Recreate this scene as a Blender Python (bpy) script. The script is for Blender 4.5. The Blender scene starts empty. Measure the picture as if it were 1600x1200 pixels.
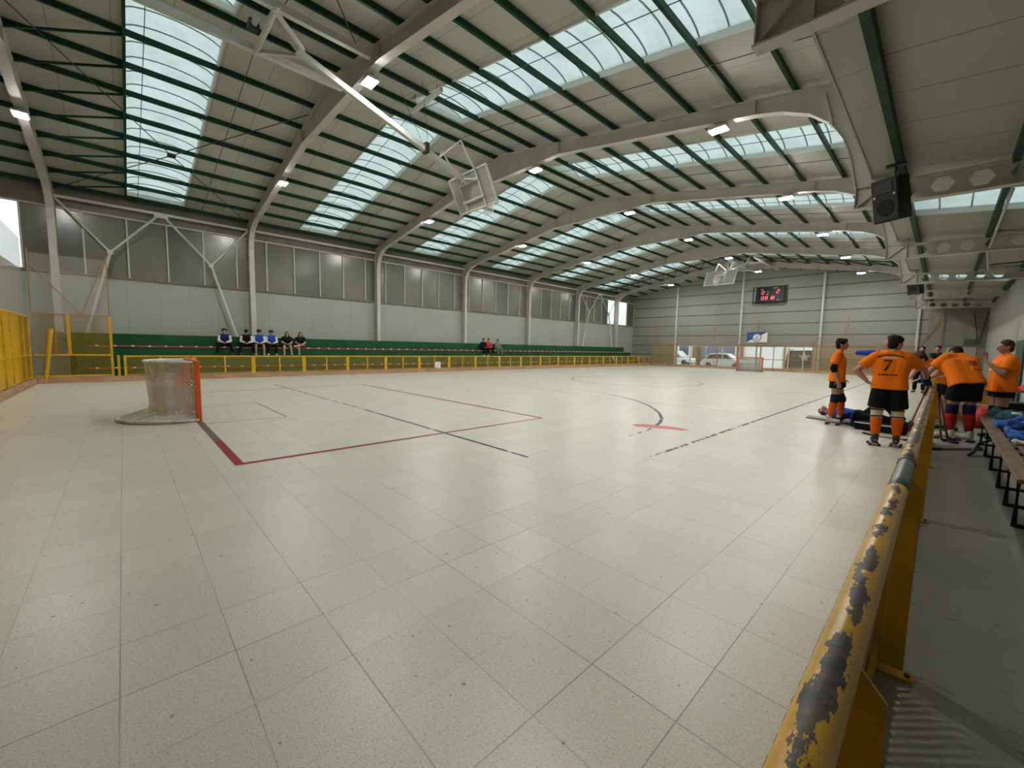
import bpy, bmesh, math, random
from mathutils import Vector, Matrix
random.seed(7)
S = bpy.context.scene
COL = S.collection
# ---------------------------------------------------------------- camera
YAW, PITCH, ROLL = -0.8109, -0.0884, 0.0198
def camera():
    cy, sy, cp, sp = math.cos(YAW), math.sin(YAW), math.cos(PITCH), math.sin(PITCH)
    f = Vector((sy*cp, cy*cp, sp)); r = Vector((cy, -sy, 0)); u = r.cross(f)
    r2 = r*math.cos(ROLL) + u*math.sin(ROLL); u2 = -r*math.sin(ROLL) + u*math.cos(ROLL)
    cam = bpy.data.cameras.new('camera'); o = bpy.data.objects.new('camera', cam); COL.objects.link(o)
    m = Matrix(((r2.x, u2.x, -f.x, 10.2697), (r2.y, u2.y, -f.y, -0.9563), (r2.z, u2.z, -f.z, 1.4724), (0, 0, 0, 1)))
    o.matrix_world = m
    cam.sensor_fit = 'HORIZONTAL'; cam.sensor_width = 36; cam.lens = 638.49/1600*36
    cam.clip_start = 0.02; cam.clip_end = 400
    S.camera = o
camera()
# ---------------------------------------------------------------- world: bright overcast sky
W = bpy.data.worlds.new('sky'); S.world = W; W.use_nodes = True
_n = W.node_tree.nodes; _l = W.node_tree.links
_bg = _n['Background']; _bg.inputs['Strength'].default_value = 2.5
_tc = _n.new('ShaderNodeTexCoord'); _sep = _n.new('ShaderNodeSeparateXYZ'); _cr = _n.new('ShaderNodeValToRGB')
_l.new(_tc.outputs['Generated'], _sep.inputs[0]); _l.new(_sep.outputs['Z'], _cr.inputs[0]); _l.new(_cr.outputs[0], _bg.inputs['Color'])
_cr.color_ramp.elements[0].color = (0.74, 0.78, 0.80, 1); _cr.color_ramp.elements[1].color = (0.90, 0.96, 0.98, 1)
# ---------------------------------------------------------------- exposure
S.view_settings.view_transform = 'Standard'; S.view_settings.look = 'None'
S.view_settings.exposure = 0.0; S.view_settings.gamma = 1.0; S.view_settings.use_curve_mapping = False
LAMP = 600.0      # radiance of the flood-light lenses
S.cycles.max_bounces = 8; S.cycles.diffuse_bounces = 5; S.cycles.glossy_bounces = 3
S.cycles.transparent_max_bounces = 24; S.cycles.transmission_bounces = 4
S.cycles.use_denoising = True; S.cycles.caustics_reflective = False; S.cycles.caustics_refractive = False
S.cycles.sample_clamp_indirect = 6.0
# ---------------------------------------------------------------- materials
MATS = {}
def mat(name, col, rough=0.6, metal=0.0, var=0.0, vscale=4.0, bump=0.0, bscale=40.0, emit=None, spec=0.5, alpha=None):
    if name in MATS: return MATS[name]
    m = bpy.data.materials.new(name); m.use_nodes = True; nt = m.node_tree; N = nt.nodes; L = nt.links
    b = N['Principled BSDF']; c = (*col, 1)
    b.inputs['Base Color'].default_value = c; b.inputs['Roughness'].default_value = rough
    b.inputs['Metallic'].default_value = metal; b.inputs['Specular IOR Level'].default_value = spec
    if emit: b.inputs['Emission Color'].default_value = (*col, 1); b.inputs['Emission Strength'].default_value = emit
    tc = N.new('ShaderNodeTexCoord')
    if var > 0:
        no = N.new('ShaderNodeTexNoise'); no.inputs['Scale'].default_value = vscale; no.inputs['Detail'].default_value = 5
        L.new(tc.outputs['Object'], no.inputs['Vector'])
        cr = N.new('ShaderNodeValToRGB'); cr.color_ramp.elements[0].position = 0.3; cr.color_ramp.elements[1].position = 0.7
        cr.color_ramp.elements[0].color = tuple(max(0, x*(1-var)) for x in col) + (1,)
        cr.color_ramp.elements[1].color = tuple(min(1, x*(1+var)) for x in col) + (1,)
        L.new(no.outputs['Fac'], cr.inputs[0]); L.new(cr.outputs[0], b.inputs['Base Color'])
    if bump > 0:
        n2 = N.new('ShaderNodeTexNoise'); n2.inputs['Scale'].default_value = bscale; n2.inputs['Detail'].default_value = 3
        L.new(tc.outputs['Object'], n2.inputs['Vector'])
        bp = N.new('ShaderNodeBump'); bp.inputs['Strength'].default_value = bump; bp.inputs['Distance'].default_value = 0.01
        L.new(n2.outputs['Fac'], bp.inputs['Height']); L.new(bp.outputs[0], b.inputs['Normal'])
    MATS[name] = m
    return m
class NG:
    """small helper for node maths"""
    def __init__(s, m): s.N = m.node_tree.nodes; s.L = m.node_tree.links
    def val(s, x, sock):
        if isinstance(x, (int, float)): sock.default_value = x
        else: s.L.new(x, sock)
    def m(s, op, a, b=0.0, c=None):
        n = s.N.new('ShaderNodeMath'); n.operation = op; s.val(a, n.inputs[0]); s.val(b, n.inputs[1])
        if c is not None: s.val(c, n.inputs[2])
        return n.outputs[0]
    def noise(s, vec, scale, detail=3, rough=0.5):
        n = s.N.new('ShaderNodeTexNoise'); n.inputs['Scale'].default_value = scale; n.inputs['Detail'].default_value = detail
        n.inputs['Roughness'].default_value = rough; s.L.new(vec, n.inputs['Vector']); return n.outputs['Fac']
    def ramp(s, f, a, b, ca=(0, 0, 0, 1), cb=(1, 1, 1, 1)):
        n = s.N.new('ShaderNodeValToRGB'); n.color_ramp.elements[0].position = a; n.color_ramp.elements[1].position = b
        n.color_ramp.elements[0].color = ca; n.color_ramp.elements[1].color = cb; s.L.new(f, n.inputs[0]); return n.outputs[0]
    def mix(s, f, a, b):
        n = s.N.new('ShaderNodeMix'); n.data_type = 'RGBA'; s.val(f, n.inputs[0])
        for x, k in ((a, 6), (b, 7)):
            if isinstance(x, tuple): n.inputs[k].default_value = (*x[:3], 1)
            else: s.L.new(x, n.inputs[k])
        return n.outputs[2]
    def xyz(s, which='Object'):
        t = s.N.new('ShaderNodeTexCoord'); p = s.N.new('ShaderNodeSeparateXYZ'); s.L.new(t.outputs[which], p.inputs[0])
        return t.outputs[which], p.outputs[0], p.outputs[1], p.outputs[2]
def newmat(name):
    m = bpy.data.materials.new(name); m.use_nodes = True; MATS[name] = m
    return m, m.node_tree.nodes['Principled BSDF'], NG(m)

def floor_mat():
    m, b, g = newmat('terrazzo_tiles'); v, x, y, z = g.xyz()
    s = 0.4018
    u = g.m('DIVIDE', g.m('SUBTRACT', x, 9.2448), s); w = g.m('DIVIDE', g.m('SUBTRACT', y, -1.0342), s)
    def line(t, seed, wd):
        d = g.m('ABSOLUTE', g.m('SUBTRACT', g.m('FRACT', g.m('ADD', t, 0.5)), 0.5))
        core = g.m('LESS_THAN', d, wd); 
        idn = g.N.new('ShaderNodeTexWhiteNoise'); idn.noise_dimensions = '1D'; g.L.new(g.m('ADD', g.m('FLOOR', g.m('ADD', t, 0.5)), seed), idn.inputs['W'])
        return g.m('MULTIPLY', core, g.m('ADD', g.m('MULTIPLY', idn.outputs['Value'], 0.75), 0.25))
    lx = line(u, 3.3, 0.0065); ly = line(w, 9.7, 0.007)
    wear = g.ramp(g.noise(v, 1.3, 4), 0.36, 0.6)
    ln = g.m('MULTIPLY', g.m('MAXIMUM', lx, ly), g.m('ADD', g.m('MULTIPLY', wear, 0.6), 0.4))
    cb = g.N.new('ShaderNodeCombineXYZ'); g.L.new(g.m('FLOOR', u), cb.inputs[0]); g.L.new(g.m('FLOOR', w), cb.inputs[1])
    wn = g.N.new('ShaderNodeTexWhiteNoise'); g.L.new(cb.outputs[0], wn.inputs['Vector'])
    base = g.mix(wn.outputs['Value'], (0.55, 0.535, 0.465), (0.61, 0.59, 0.52))
    pink = g.ramp(g.noise(v, 0.9, 3), 0.55, 0.75)
    base = g.mix(g.m('MULTIPLY', pink, 0.22), base, (0.53, 0.44, 0.38))
    base = g.mix(g.m('MULTIPLY', g.ramp(g.noise(v, 190, 2), 0.42, 0.58), 0.24), base, (0.25, 0.235, 0.19))
    base = g.mix(g.m('MULTIPLY', g.ramp(g.noise(v, 105, 2), 0.57, 0.65), 0.5), base, (0.24, 0.22, 0.17))
    base = g.mix(g.m('MULTIPLY', g.ramp(g.noise(v, 125, 2), 0.57, 0.67), 0.6), base, (0.76, 0.74, 0.66))
    vo = g.N.new('ShaderNodeTexVoronoi'); vo.inputs['Scale'].default_value = 17; g.L.new(v, vo.inputs['Vector'])
    vs_ = g.N.new('ShaderNodeSeparateColor'); g.L.new(vo.outputs['Color'], vs_.inputs[0])
    dot = g.m('LESS_THAN', vo.outputs['Distance'], g.m('MULTIPLY', g.m('MULTIPLY', vs_.outputs[0], vs_.outputs[1]), 0.17))
    base = g.mix(g.m('MULTIPLY', dot, 0.75), base, (0.10, 0.09, 0.07))
    base = g.mix(g.m('MULTIPLY', g.ramp(g.noise(v, 0.35, 5), 0.3, 0.7), 0.14), base, (0.33, 0.33, 0.28))
    base = g.mix(g.m('MULTIPLY', ln, 0.8), base, (0.10, 0.09, 0.075))
    g.L.new(base, b.inputs['Base Color'])
    g.L.new(g.m('ADD', g.m('MULTIPLY', g.noise(v, 3.0, 4), 0.06), 0.33), b.inputs['Roughness'])
    b.inputs['Specular IOR Level'].default_value = 0.5
    return m
def concrete_mat():
    m, b, g = newmat('concrete'); v, x, y, z = g.xyz()
    st = g.N.new('ShaderNodeMapping'); g.L.new(v, st.inputs[0]); st.inputs['Scale'].default_value = (1.0, 2.6, 1); st.inputs['Rotation'].default_value = (0, 0, 0.35)
    base = g.mix(g.ramp(g.noise(v, 0.8, 6), 0.3, 0.7), (0.22, 0.228, 0.21), (0.30, 0.306, 0.28))
    base = g.mix(g.m('MULTIPLY', g.ramp(g.noise(st.outputs[0], 5, 5, 0.6), 0.62, 0.72), 0.75), base, (0.07, 0.07, 0.065))
    base = g.mix(g.m('MULTIPLY', g.ramp(g.noise(st.outputs[0], 14, 3), 0.66, 0.72), 0.6), base, (0.06, 0.06, 0.055))
    base = g.mix(g.m('MULTIPLY', g.ramp(g.noise(v, 60, 2), 0.5, 0.8), 0.3), base, (0.36, 0.36, 0.34))
    g.L.new(base, b.inputs['Base Color']); b.inputs['Roughness'].default_value = 0.55
    return m
def panel_mat(name, col, axis, pitch, off=0.0, wd=0.008, dark=0.45, rough=0.6, var=0.06, second=None):
    """sheet cladding with joints across one axis"""
    m, b, g = newmat(name); v, x, y, z = g.xyz(); t = (x, y, z)[axis]
    def jl(p, o, w_): return g.m('LESS_THAN', g.m('ABSOLUTE', g.m('SUBTRACT', g.m('FRACT', g.m('ADD', g.m('DIVIDE', g.m('SUBTRACT', t, o), p), 0.5)), 0.5)), w_/p)
    j = jl(pitch, off, wd)
    base = g.mix(g.ramp(g.noise(v, 0.5, 5), 0.3, 0.7), tuple(c*(1-var) for c in col), tuple(c*(1+var) for c in col))
    base = g.mix(g.m('MULTIPLY', j, dark), base, (0.03, 0.03, 0.03))
    if second: base = g.mix(g.m('MULTIPLY', jl(*second), 0.9), base, (0.02, 0.02, 0.02))
    g.L.new(base, b.inputs['Base Color']); b.inputs['Roughness'].default_value = rough
    return m
def wood_mat(name, c1, c2, axis=1, scale=6.0, rough=0.6):
    m, b, g = newmat(name); v, x, y, z = g.xyz()
    mp = g.N.new('ShaderNodeMapping'); g.L.new(v, mp.inputs[0]); sc = [9, 9, 9]; sc[axis] = 0.7; mp.inputs['Scale'].default_value = sc
    f = g.noise(mp.outputs[0], scale/3, 5, 0.6)
    base = g.mix(g.ramp(f, 0.35, 0.65), c1, c2)
    base = g.mix(g.m('MULTIPLY', g.ramp(g.noise(v, 1.7, 4), 0.55, 0.72), 0.45), base, tuple(c*0.35 for c in c1))
    g.L.new(base, b.inputs['Base Color']); b.inputs['Roughness'].default_value = rough
    return m
def net_mat(name, ax1, ax2, cell, wire, col, fill=0.0, diamond=False, uv=False, rough=0.5, metal=0.0):
    """open netting: real holes at the real pitch through alpha"""
    m, b, g = newmat(name); v, x, y, z = g.xyz('UV' if uv else 'Object'); t = (x, y, z); a, c = t[ax1], t[ax2]
    if diamond: a, c = g.m('ADD', a, c), g.m('SUBTRACT', a, c)
    def ln(q): return g.m('LESS_THAN', g.m('ABSOLUTE', g.m('SUBTRACT', g.m('FRACT', g.m('DIVIDE', q, cell)), 0.5)), wire/cell/2)
    k = g.m('MAXIMUM', ln(a), ln(c))
    if fill > 0: k = g.m('MAXIMUM', k, fill)
    b.inputs['Base Color'].default_value = (*col, 1); b.inputs['Roughness'].default_value = rough; b.inputs['Metallic'].default_value = metal
    g.L.new(k, b.inputs['Alpha'])
    return m
def skylight_mat(name, tint, clear=0.4, dirt=0.25):
    m, b, g = newmat(name); v, x, y, z = g.xyz(); N, L = g.N, g.L
    N.remove(b); tr = N.new('ShaderNodeBsdfTransparent'); tl = N.new('ShaderNodeBsdfTranslucent'); mx = N.new('ShaderNodeMixShader')
    f = g.ramp(g.noise(v, 1.6, 6, 0.65), 0.38, 0.72)
    c = g.mix(g.m('MULTIPLY', f, dirt), tint, tuple(q*0.62 for q in tint)); L.new(c, tl.inputs['Color']); L.new(c, tr.inputs['Color'])
    mx.inputs[0].default_value = clear; L.new(tl.outputs[0], mx.inputs[1]); L.new(tr.outputs[0], mx.inputs[2])
    L.new(mx.outputs[0], N['Material Output'].inputs['Surface'])
    return m
def glass_mat(name, tint=(0.9, 0.93, 0.93), refl=0.08):
    m, b, g = newmat(name); N, L = g.N, g.L; N.remove(b)
    tr = N.new('ShaderNodeBsdfTransparent'); gl = N.new('ShaderNodeBsdfGlossy'); mx = N.new('ShaderNodeMixShader')
    tr.inputs['Color'].default_value = (*tint, 1); gl.inputs['Roughness'].default_value = 0.05; mx.inputs[0].default_value = refl
    L.new(tr.outputs[0], mx.inputs[1]); L.new(gl.outputs[0], mx.inputs[2]); L.new(mx.outputs[0], N['Material Output'].inputs['Surface'])
    return m
def wornpaint(name, paint, under, axis, lo, hi, rough=0.3):
    """chipped enamel over bare metal, worn mostly along the top of the tube"""
    m, b, g = newmat(name); v, x, y, z = g.xyz()
    mp = g.N.new('ShaderNodeMapping'); g.L.new(v, mp.inputs[0]); sc = [22, 22, 22]; sc[axis] = 7; mp.inputs['Scale'].default_value = sc
    f = g.noise(mp.outputs[0], 1.0, 6, 0.72)
    ge = g.N.new('ShaderNodeNewGeometry'); sp = g.N.new('ShaderNodeSeparateXYZ'); g.L.new(ge.outputs['Normal'], sp.inputs[0])
    top = g.m('MULTIPLY', g.m('POWER', g.m('MAXIMUM', sp.outputs[2], 0.0), 3.0), 0.22)
    big = g.m('MULTIPLY', g.m('SUBTRACT', g.noise(v, 2.3, 2), 0.5), 0.25)
    k = g.ramp(g.m('ADD', g.m('ADD', f, top), big), lo, hi)
    pc = g.mix(g.ramp(g.noise(v, 9, 4), 0.3, 0.7), tuple(c*0.82 for c in paint), tuple(min(1, c*1.12) for c in paint))
    uc = g.mix(g.ramp(g.noise(v, 30, 3), 0.35, 0.65), under, (0.11, 0.075, 0.06))
    g.L.new(g.mix(k, pc, uc), b.inputs['Base Color'])
    g.L.new(g.m('ADD', g.m('MULTIPLY', k, 0.3), rough), b.inputs['Roughness'])
    bp = g.N.new('ShaderNodeBump'); bp.inputs['Strength'].default_value = 0.5; bp.inputs['Distance'].default_value = 0.002
    g.L.new(g.m('SUBTRACT', g.noise(v, 45, 3), g.m('MULTIPLY', k, 1.2)), bp.inputs['Height']); g.L.new(bp.outputs[0], b.inputs['Normal'])
    return m
def wornline(name, col, lo=0.42, hi=0.5, scale=3.0):
    m, b, g = newmat(name); v, x, y, z = g.xyz()
    b.inputs['Base Color'].default_value = (*col, 1); b.inputs['Roughness'].default_value = 0.4; b.inputs['Specular IOR Level'].default_value = 0.12
    g.L.new(g.ramp(g.noise(v, scale, 6, 0.7), lo, hi), b.inputs['Alpha'])
    return m

M_FLOOR = floor_mat(); M_CONC = concrete_mat()
M_ROOF = panel_mat('roof_sheet', (0.43, 0.43, 0.39), 1, 1.03, 0.2, 0.012, 0.35)
M_ANNEX = panel_mat('annex_roof_sheet', (0.325, 0.328, 0.285), 1, 1.03, 0.5, 0.014, 0.5)
M_SOFFIT = panel_mat('soffit_sheet', (0.36, 0.35, 0.305), 1, 1.03, 0.5, 0.008, 0.45)
M_WALL_L = panel_mat('white_sheet', (0.33, 0.355, 0.325), 1, 1.0, 0.25, 0.008, 0.28)
M_WALL_F = panel_mat('ribbed_sheet', (0.255, 0.255, 0.235), 2, 0.93, 0.15, 0.045, 0.7)
M_BAND = mat('eave_band', (0.17, 0.15, 0.13), 0.7, var=0.25, vscale=1.5)
M_STEEL = mat('cream_steel', (0.50, 0.48, 0.445), 0.5, var=0.08, vscale=2)
M_BRACE = mat('white_tube', (0.52, 0.53, 0.50), 0.4, var=0.06)
M_GREEN = mat('dark_green_steel', (0.011, 0.047, 0.026), 0.5, var=0.2, vscale=3, spec=0.15)
M_DARK = mat('dark_steel', (0.02, 0.022, 0.02), 0.5)
M_BLEACH = mat('green_paint', (0.018, 0.082, 0.032), 0.55, var=0.15, vscale=2, spec=0.15)
M_YEL = mat('yellow_paint', (0.62, 0.36, 0.015), 0.38, var=0.16, vscale=5)
M_YELD = mat('mustard_paint', (0.55, 0.30, 0.015), 0.35, var=0.14, vscale=6)
M_OCHRE = mat('ochre_paint', (0.33, 0.18, 0.065), 0.5, var=0.15)
M_KERB = wood_mat('kerb_timber', (0.33, 0.19, 0.11), (0.50, 0.30, 0.19), 1)
M_KERBX = wood_mat('kerb_timber_end', (0.33, 0.19, 0.11), (0.50, 0.30, 0.19), 0)
M_SKY = skylight_mat('skylight_sheet', (0.285, 0.340, 0.320), 0.06, 0.5)
M_RIB = mat('skylight_rib', (0.27, 0.32, 0.35), 0.5)
M_CURB = mat('skylight_curb', (0.62, 0.65, 0.62), 0.5)
M_FROST = mat('frosted_pane', (0.165, 0.165, 0.13), 0.22, var=0.14, vscale=0.7)
M_FROST2 = mat('frosted_pane_green', (0.125, 0.135, 0.12), 0.22, var=0.1, vscale=0.7)
M_GLASS = glass_mat('clear_glass')
M_MULL = mat('mullion_paint', (0.50, 0.50, 0.47), 0.5)
M_WHITE = mat('white_paint', (0.72, 0.72, 0.69), 0.5)
M_BLACK = mat('black_plastic', (0.007, 0.007, 0.008), 0.5, spec=0.25)
M_LENS = mat('flood_lens', (1.0, 0.985, 0.91), 0.4, emit=LAMP)
M_RED = wornline("red_line_paint", (0.25, 0.012, 0.02), 0.08, 0.12, 5)
M_REDS = wornline('red_spot_paint', (0.50, 0.05, 0.05), 0.40, 0.43, 7)
M_BROWN = wornline('dark_line_paint', (0.13, 0.10, 0.08), 0.3, 0.36, 6)
M_BLUE = wornline('blue_line_paint', (0.015, 0.03, 0.10), 0.36, 0.46, 4)
M_BLUEW = wornline('worn_blue_line_paint', (0.015, 0.03, 0.10), 0.46, 0.52, 4)
M_FAINT = wornline('faint_line_paint', (0.16, 0.13, 0.13), 0.42, 0.58, 3)
# ---------------------------------------------------------------- mesh helpers
class MB:
    def __init__(s): s.v = []; s.f = []; s.uv = None
    def add(s, vs, fs):
        b = len(s.v); s.v += [tuple(v) for v in vs]; s.f += [tuple(b+i for i in f) for f in fs]; return s
    def box(s, c, d, m=None):
        x, y, z = (q/2 for q in d); P = [Vector((a, b, e)) for a in (-x, x) for b in (-y, y) for e in (-z, z)]
        if m is not None: P = [m @ p for p in P]
        c = Vector(c)
        return s.add([p+c for p in P], [(0, 1, 3, 2), (4, 6, 7, 5), (0, 4, 5, 1), (2, 3, 7, 6), (0, 2, 6, 4), (1, 5, 7, 3)])
    def bb(s, x0, x1, y0, y1, z0, z1): return s.box(((x0+x1)/2, (y0+y1)/2, (z0+z1)/2), (abs(x1-x0), abs(y1-y0), abs(z1-z0)))
    def frame(s, a, b, up=(0, 0, 1)):
        a, b = Vector(a), Vector(b); d = (b-a).normalized(); up = Vector(up)
        if abs(d.dot(up)) > 0.98: up = Vector((1, 0, 0)) if abs(d.x) < 0.9 else Vector((0, 1, 0))
        r = d.cross(up).normalized(); u = r.cross(d); return a, b, r, u
    def beam(s, a, b, w, h, up=(0, 0, 1)):
        a, b, r, u = s.frame(a, b, up); vs = []
        for p in (a, b): vs += [p-r*w/2-u*h/2, p+r*w/2-u*h/2, p+r*w/2+u*h/2, p-r*w/2+u*h/2]
        return s.add(vs, [(0, 3, 2, 1), (4, 5, 6, 7), (0, 1, 5, 4), (1, 2, 6, 5), (2, 3, 7, 6), (3, 0, 4, 7)])
    def tube(s, a, b, r0, r1=None, n=10, cap=True):
        r1 = r0 if r1 is None else r1; a, b, r, u = s.frame(a, b); vs = []
        for p, q in ((a, r0), (b, r1)): vs += [p + (r*math.cos(2*math.pi*i/n) + u*math.sin(2*math.pi*i/n))*q for i in range(n)]
        fs = [(i, (i+1) % n, n+(i+1) % n, n+i) for i in range(n)]
        if cap: fs += [tuple(range(n-1, -1, -1)), tuple(range(n, 2*n))]
        return s.add(vs, fs)
    def path(s, pts, r, n=8, closed=False):
        pts = [Vector(p) for p in pts]; k = len(pts); vs = []
        for i, p in enumerate(pts):
            t = (pts[(i+1) % k]-pts[i-1]) if (closed or 0 < i < k-1) else (pts[1]-pts[0] if i == 0 else pts[-1]-pts[-2])
            t.normalize(); up = Vector((0, 0, 1)) if abs(t.z) < 0.9 else Vector((1, 0, 0))
            a = t.cross(up).normalized(); b = a.cross(t); rr = r[i] if isinstance(r, (list, tuple)) else r
            vs += [p + (a*math.cos(2*math.pi*j/n) + b*math.sin(2*math.pi*j/n))*rr for j in range(n)]
        fs = [(i*n+j, i*n+(j+1) % n, ((i+1) % k)*n+(j+1) % n, ((i+1) % k)*n+j) for i in range(k if closed else k-1) for j in range(n)]
        if not closed: fs += [tuple(range(n-1, -1, -1)), tuple(range((k-1)*n, k*n))]
        return s.add(vs, fs)
    def ball(s, c, r, sc=(1, 1, 1), n=12, m=8, rot=None):
        c = Vector(c); vs = []
        for i in range(m+1):
            th = math.pi*i/m
            for j in range(n):
                p = Vector((math.sin(th)*math.cos(2*math.pi*j/n)*sc[0], math.sin(th)*math.sin(2*math.pi*j/n)*sc[1], math.cos(th)*sc[2]))*r
                if rot is not None: p = rot @ p
                vs.append(c+p)
        return s.add(vs, [(i*n+j, (i+1)*n+j, (i+1)*n+(j+1) % n, i*n+(j+1) % n) for i in range(m) for j in range(n)])
    def plate(s, pts, t, nrm):
        """polygon extruded by t along nrm"""
        pts = [Vector(p) for p in pts]; nv = Vector(nrm)*t/2; k = len(pts)
        return s.add([p-nv for p in pts]+[p+nv for p in pts], [tuple(range(k-1, -1, -1)), tuple(range(k, 2*k))]+[(i, (i+1) % k, k+(i+1) % k, k+i) for i in range(k)])
    def build(s, name, m, parent=None, smooth=False, bevel=0.0, solid=0.0, uv=None):
        me = bpy.data.meshes.new(name); me.from_pydata(s.v, [], s.f)
        bm = bmesh.new(); bm.from_mesh(me)
        if not solid: bmesh.ops.recalc_face_normals(bm, faces=bm.faces)
        bm.to_mesh(me); bm.free()
        if m: me.materials.append(m)
        if smooth:
            for p in me.polygons: p.use_smooth = True
        if uv:
            L = me.uv_layers.new(name='UVMap')
            for p in me.polygons:
                for li in p.loop_indices: L.data[li].uv = uv[me.loops[li].vertex_index]
        o = bpy.data.objects.new(name, me); COL.objects.link(o)
        if bevel: md = o.modifiers.new('bevel', 'BEVEL'); md.width = bevel; md.segments = 2; md.limit_method = 'ANGLE'
        if solid: md = o.modifiers.new('solid', 'SOLIDIFY'); md.thickness = solid; md.offset = 0
        if parent: o.parent = parent; o.matrix_parent_inverse = Matrix.Translation(-parent.location) if not parent.parent else Matrix.Identity(4)
        return o
def tag(o, label=None, cat=None, group=None, kind=None):
    if label: o['label'] = label
    if cat: o['category'] = cat
    if group: o['group'] = group
    if kind: o['kind'] = kind
    return o
def place(o, root, M):
    o.parent = root; o.matrix_parent_inverse = Matrix.Translation(-root.location); o.matrix_basis = M; return o
def empty(name, loc, label=None, cat=None, group=None, kind=None):
    o = bpy.data.objects.new(name, None); o.location = loc; o.empty_display_size = 0.2; COL.objects.link(o)
    return tag(o, label, cat, group, kind)
def struct(name, mb, m, label=None, **k):
    o = mb.build(name, m, **k); return tag(o, label, None, None, 'structure')
ORD = ['first', 'second', 'third', 'fourth', 'fifth', 'sixth', 'seventh', 'eighth', 'ninth', 'tenth', 'eleventh', 'twelfth', 'thirteenth', 'fourteenth', 'fifteenth', 'sixteenth', 'seventeenth', 'eighteenth', 'nineteenth', 'twentieth']
# ---------------------------------------------------------------- building dimensions
FY = [-2.63 + 6.17*i for i in range(7)]          # portal frames
XR = -1.7                                        # ridge
XW = -12.45; XC = 9.38; XA = 12.0; YN = -6.2; YF = 38.0
def ft(x): return 8.65 - (0.167*(XR-x) if x < XR else 0.176*(x-XR))      # top of frames
def ru(x): return ft(x) + 0.17                                            # roof underside
SKY = [(FY[i]+2.0, FY[i]+3.8) for i in range(6)]
# floors
struct('floor', MB().bb(-10.35, 10.12, YN, YF-0.02, -0.2, 0.0), M_FLOOR, 'pale terrazzo tile floor of the rink')
struct('floor_2', MB().bb(10.12, XA, YN, YF-0.02, -0.2, 0.0), M_CONC, 'grey stained concrete walkway on the bench side')
struct('floor_3', MB().bb(XW, -10.35, YN, YF-0.02, -0.2, 0.0), M_CONC, 'grey concrete strip beneath the green tiered seating')
# roof
def roof_piece(mb, x0, x1, y0, y1, t=0.06):
    z0, z1 = ru(x0), ru(x1)
    mb.add([(x0, y0, z0), (x1, y0, z1), (x1, y1, z1), (x0, y1, z0), (x0, y0, z0+t), (x1, y0, z1+t), (x1, y1, z1+t), (x0, y1, z0+t)],
           [(0, 1, 2, 3), (4, 7, 6, 5), (0, 4, 5, 1), (1, 5, 6, 2), (2, 6, 7, 3), (3, 7, 4, 0)])
mb = MB(); ys = [YN] + [q for s_ in SKY for q in s_] + [YF]
for k in range(0, len(ys), 2):
    roof_piece(mb, XW-0.1, XR, ys[k], ys[k+1]); roof_piece(mb, XR, XC+0.1, ys[k], ys[k+1])
for a, b in SKY:
    for x0, x1 in ((XW-0.1, -11.95), (-2.15, XR), (XR, -1.05), (8.75, XC+0.1)): roof_piece(mb, x0, x1, a, b)
struct('ceiling', mb, M_ROOF, 'grey insulated sheet roof of the hall')
def skylight(n, x0, x1, y0, y1, zf, lab, m=M_SKY, arch=0.24):
    L = math.hypot(x1-x0, zf(x1)-zf(x0)); k = 10; nx = max(2, round(L/0.56))
    vs = []; mb = MB()
    for i in range(nx+1):
        x = x0+(x1-x0)*i/nx
        for j in range(k+1):
            a = math.pi*j/k; vs.append((x, (y0+y1)/2-(y1-y0)/2*math.cos(a), zf(x)+0.06+arch*math.sin(a)))
    mb.add(vs, [(i*(k+1)+j, (i+1)*(k+1)+j, (i+1)*(k+1)+j+1, i*(k+1)+j+1) for i in range(nx) for j in range(k)])
    # gable ends of the vault
    for i in (0, nx): mb.add(vs[i*(k+1):(i+1)*(k+1)], [tuple(range(k+1))])
    o = struct('window_%d' % n, mb, m, lab, smooth=False)
    rb = MB()
    for i in range(nx+1): rb.path([(v[0], v[1], v[2]-0.02) for v in vs[i*(k+1):(i+1)*(k+1)]], 0.017, 5)
    rb.build('rib', M_RIB, o)
    cb = MB()
    for y, s_ in ((y0, 1), (y1, -1)): cb.beam((x0, y+s_*0.02, zf(x0)+0.02), (x1, y+s_*0.02, zf(x1)+0.02), 0.04, 0.13)
    for x in (x0, x1): cb.beam((x, y0, zf(x)+0.02), (x, y1, zf(x)+0.02), 0.04, 0.13)
    cb.build('curb', M_CURB, o)
    return o
n = 1
for i, (a, b) in enumerate(SKY):
    skylight(n, -11.95, -2.15, a, b, ru, 'arched translucent roof light on the far-side slope, %s bay from the near end' % ORD[i]); n += 1
    skylight(n, -1.05, 8.75, a, b, ru, 'arched translucent roof light on the bench-side slope, %s bay from the near end' % ORD[i]); n += 1
# purlins
px = [XR-0.38-1.12*k for k in range(10)]; pr = [XR+0.38+1.12*k for k in range(10)]
for side, L in (('far-side', px), ('bench-side', pr)):
    for k, x in enumerate(L):
        o = MB().beam((x, YN, ft(x)+0.10), (x, YF-0.03, ft(x)+0.10), 0.065, 0.13).build('roof_purlin', M_GREEN)
        tag(o, 'dark green roof purlin on the %s slope, %s below the ridge' % (side, ORD[k]), 'roof beam', 'green roof purlins')
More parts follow.
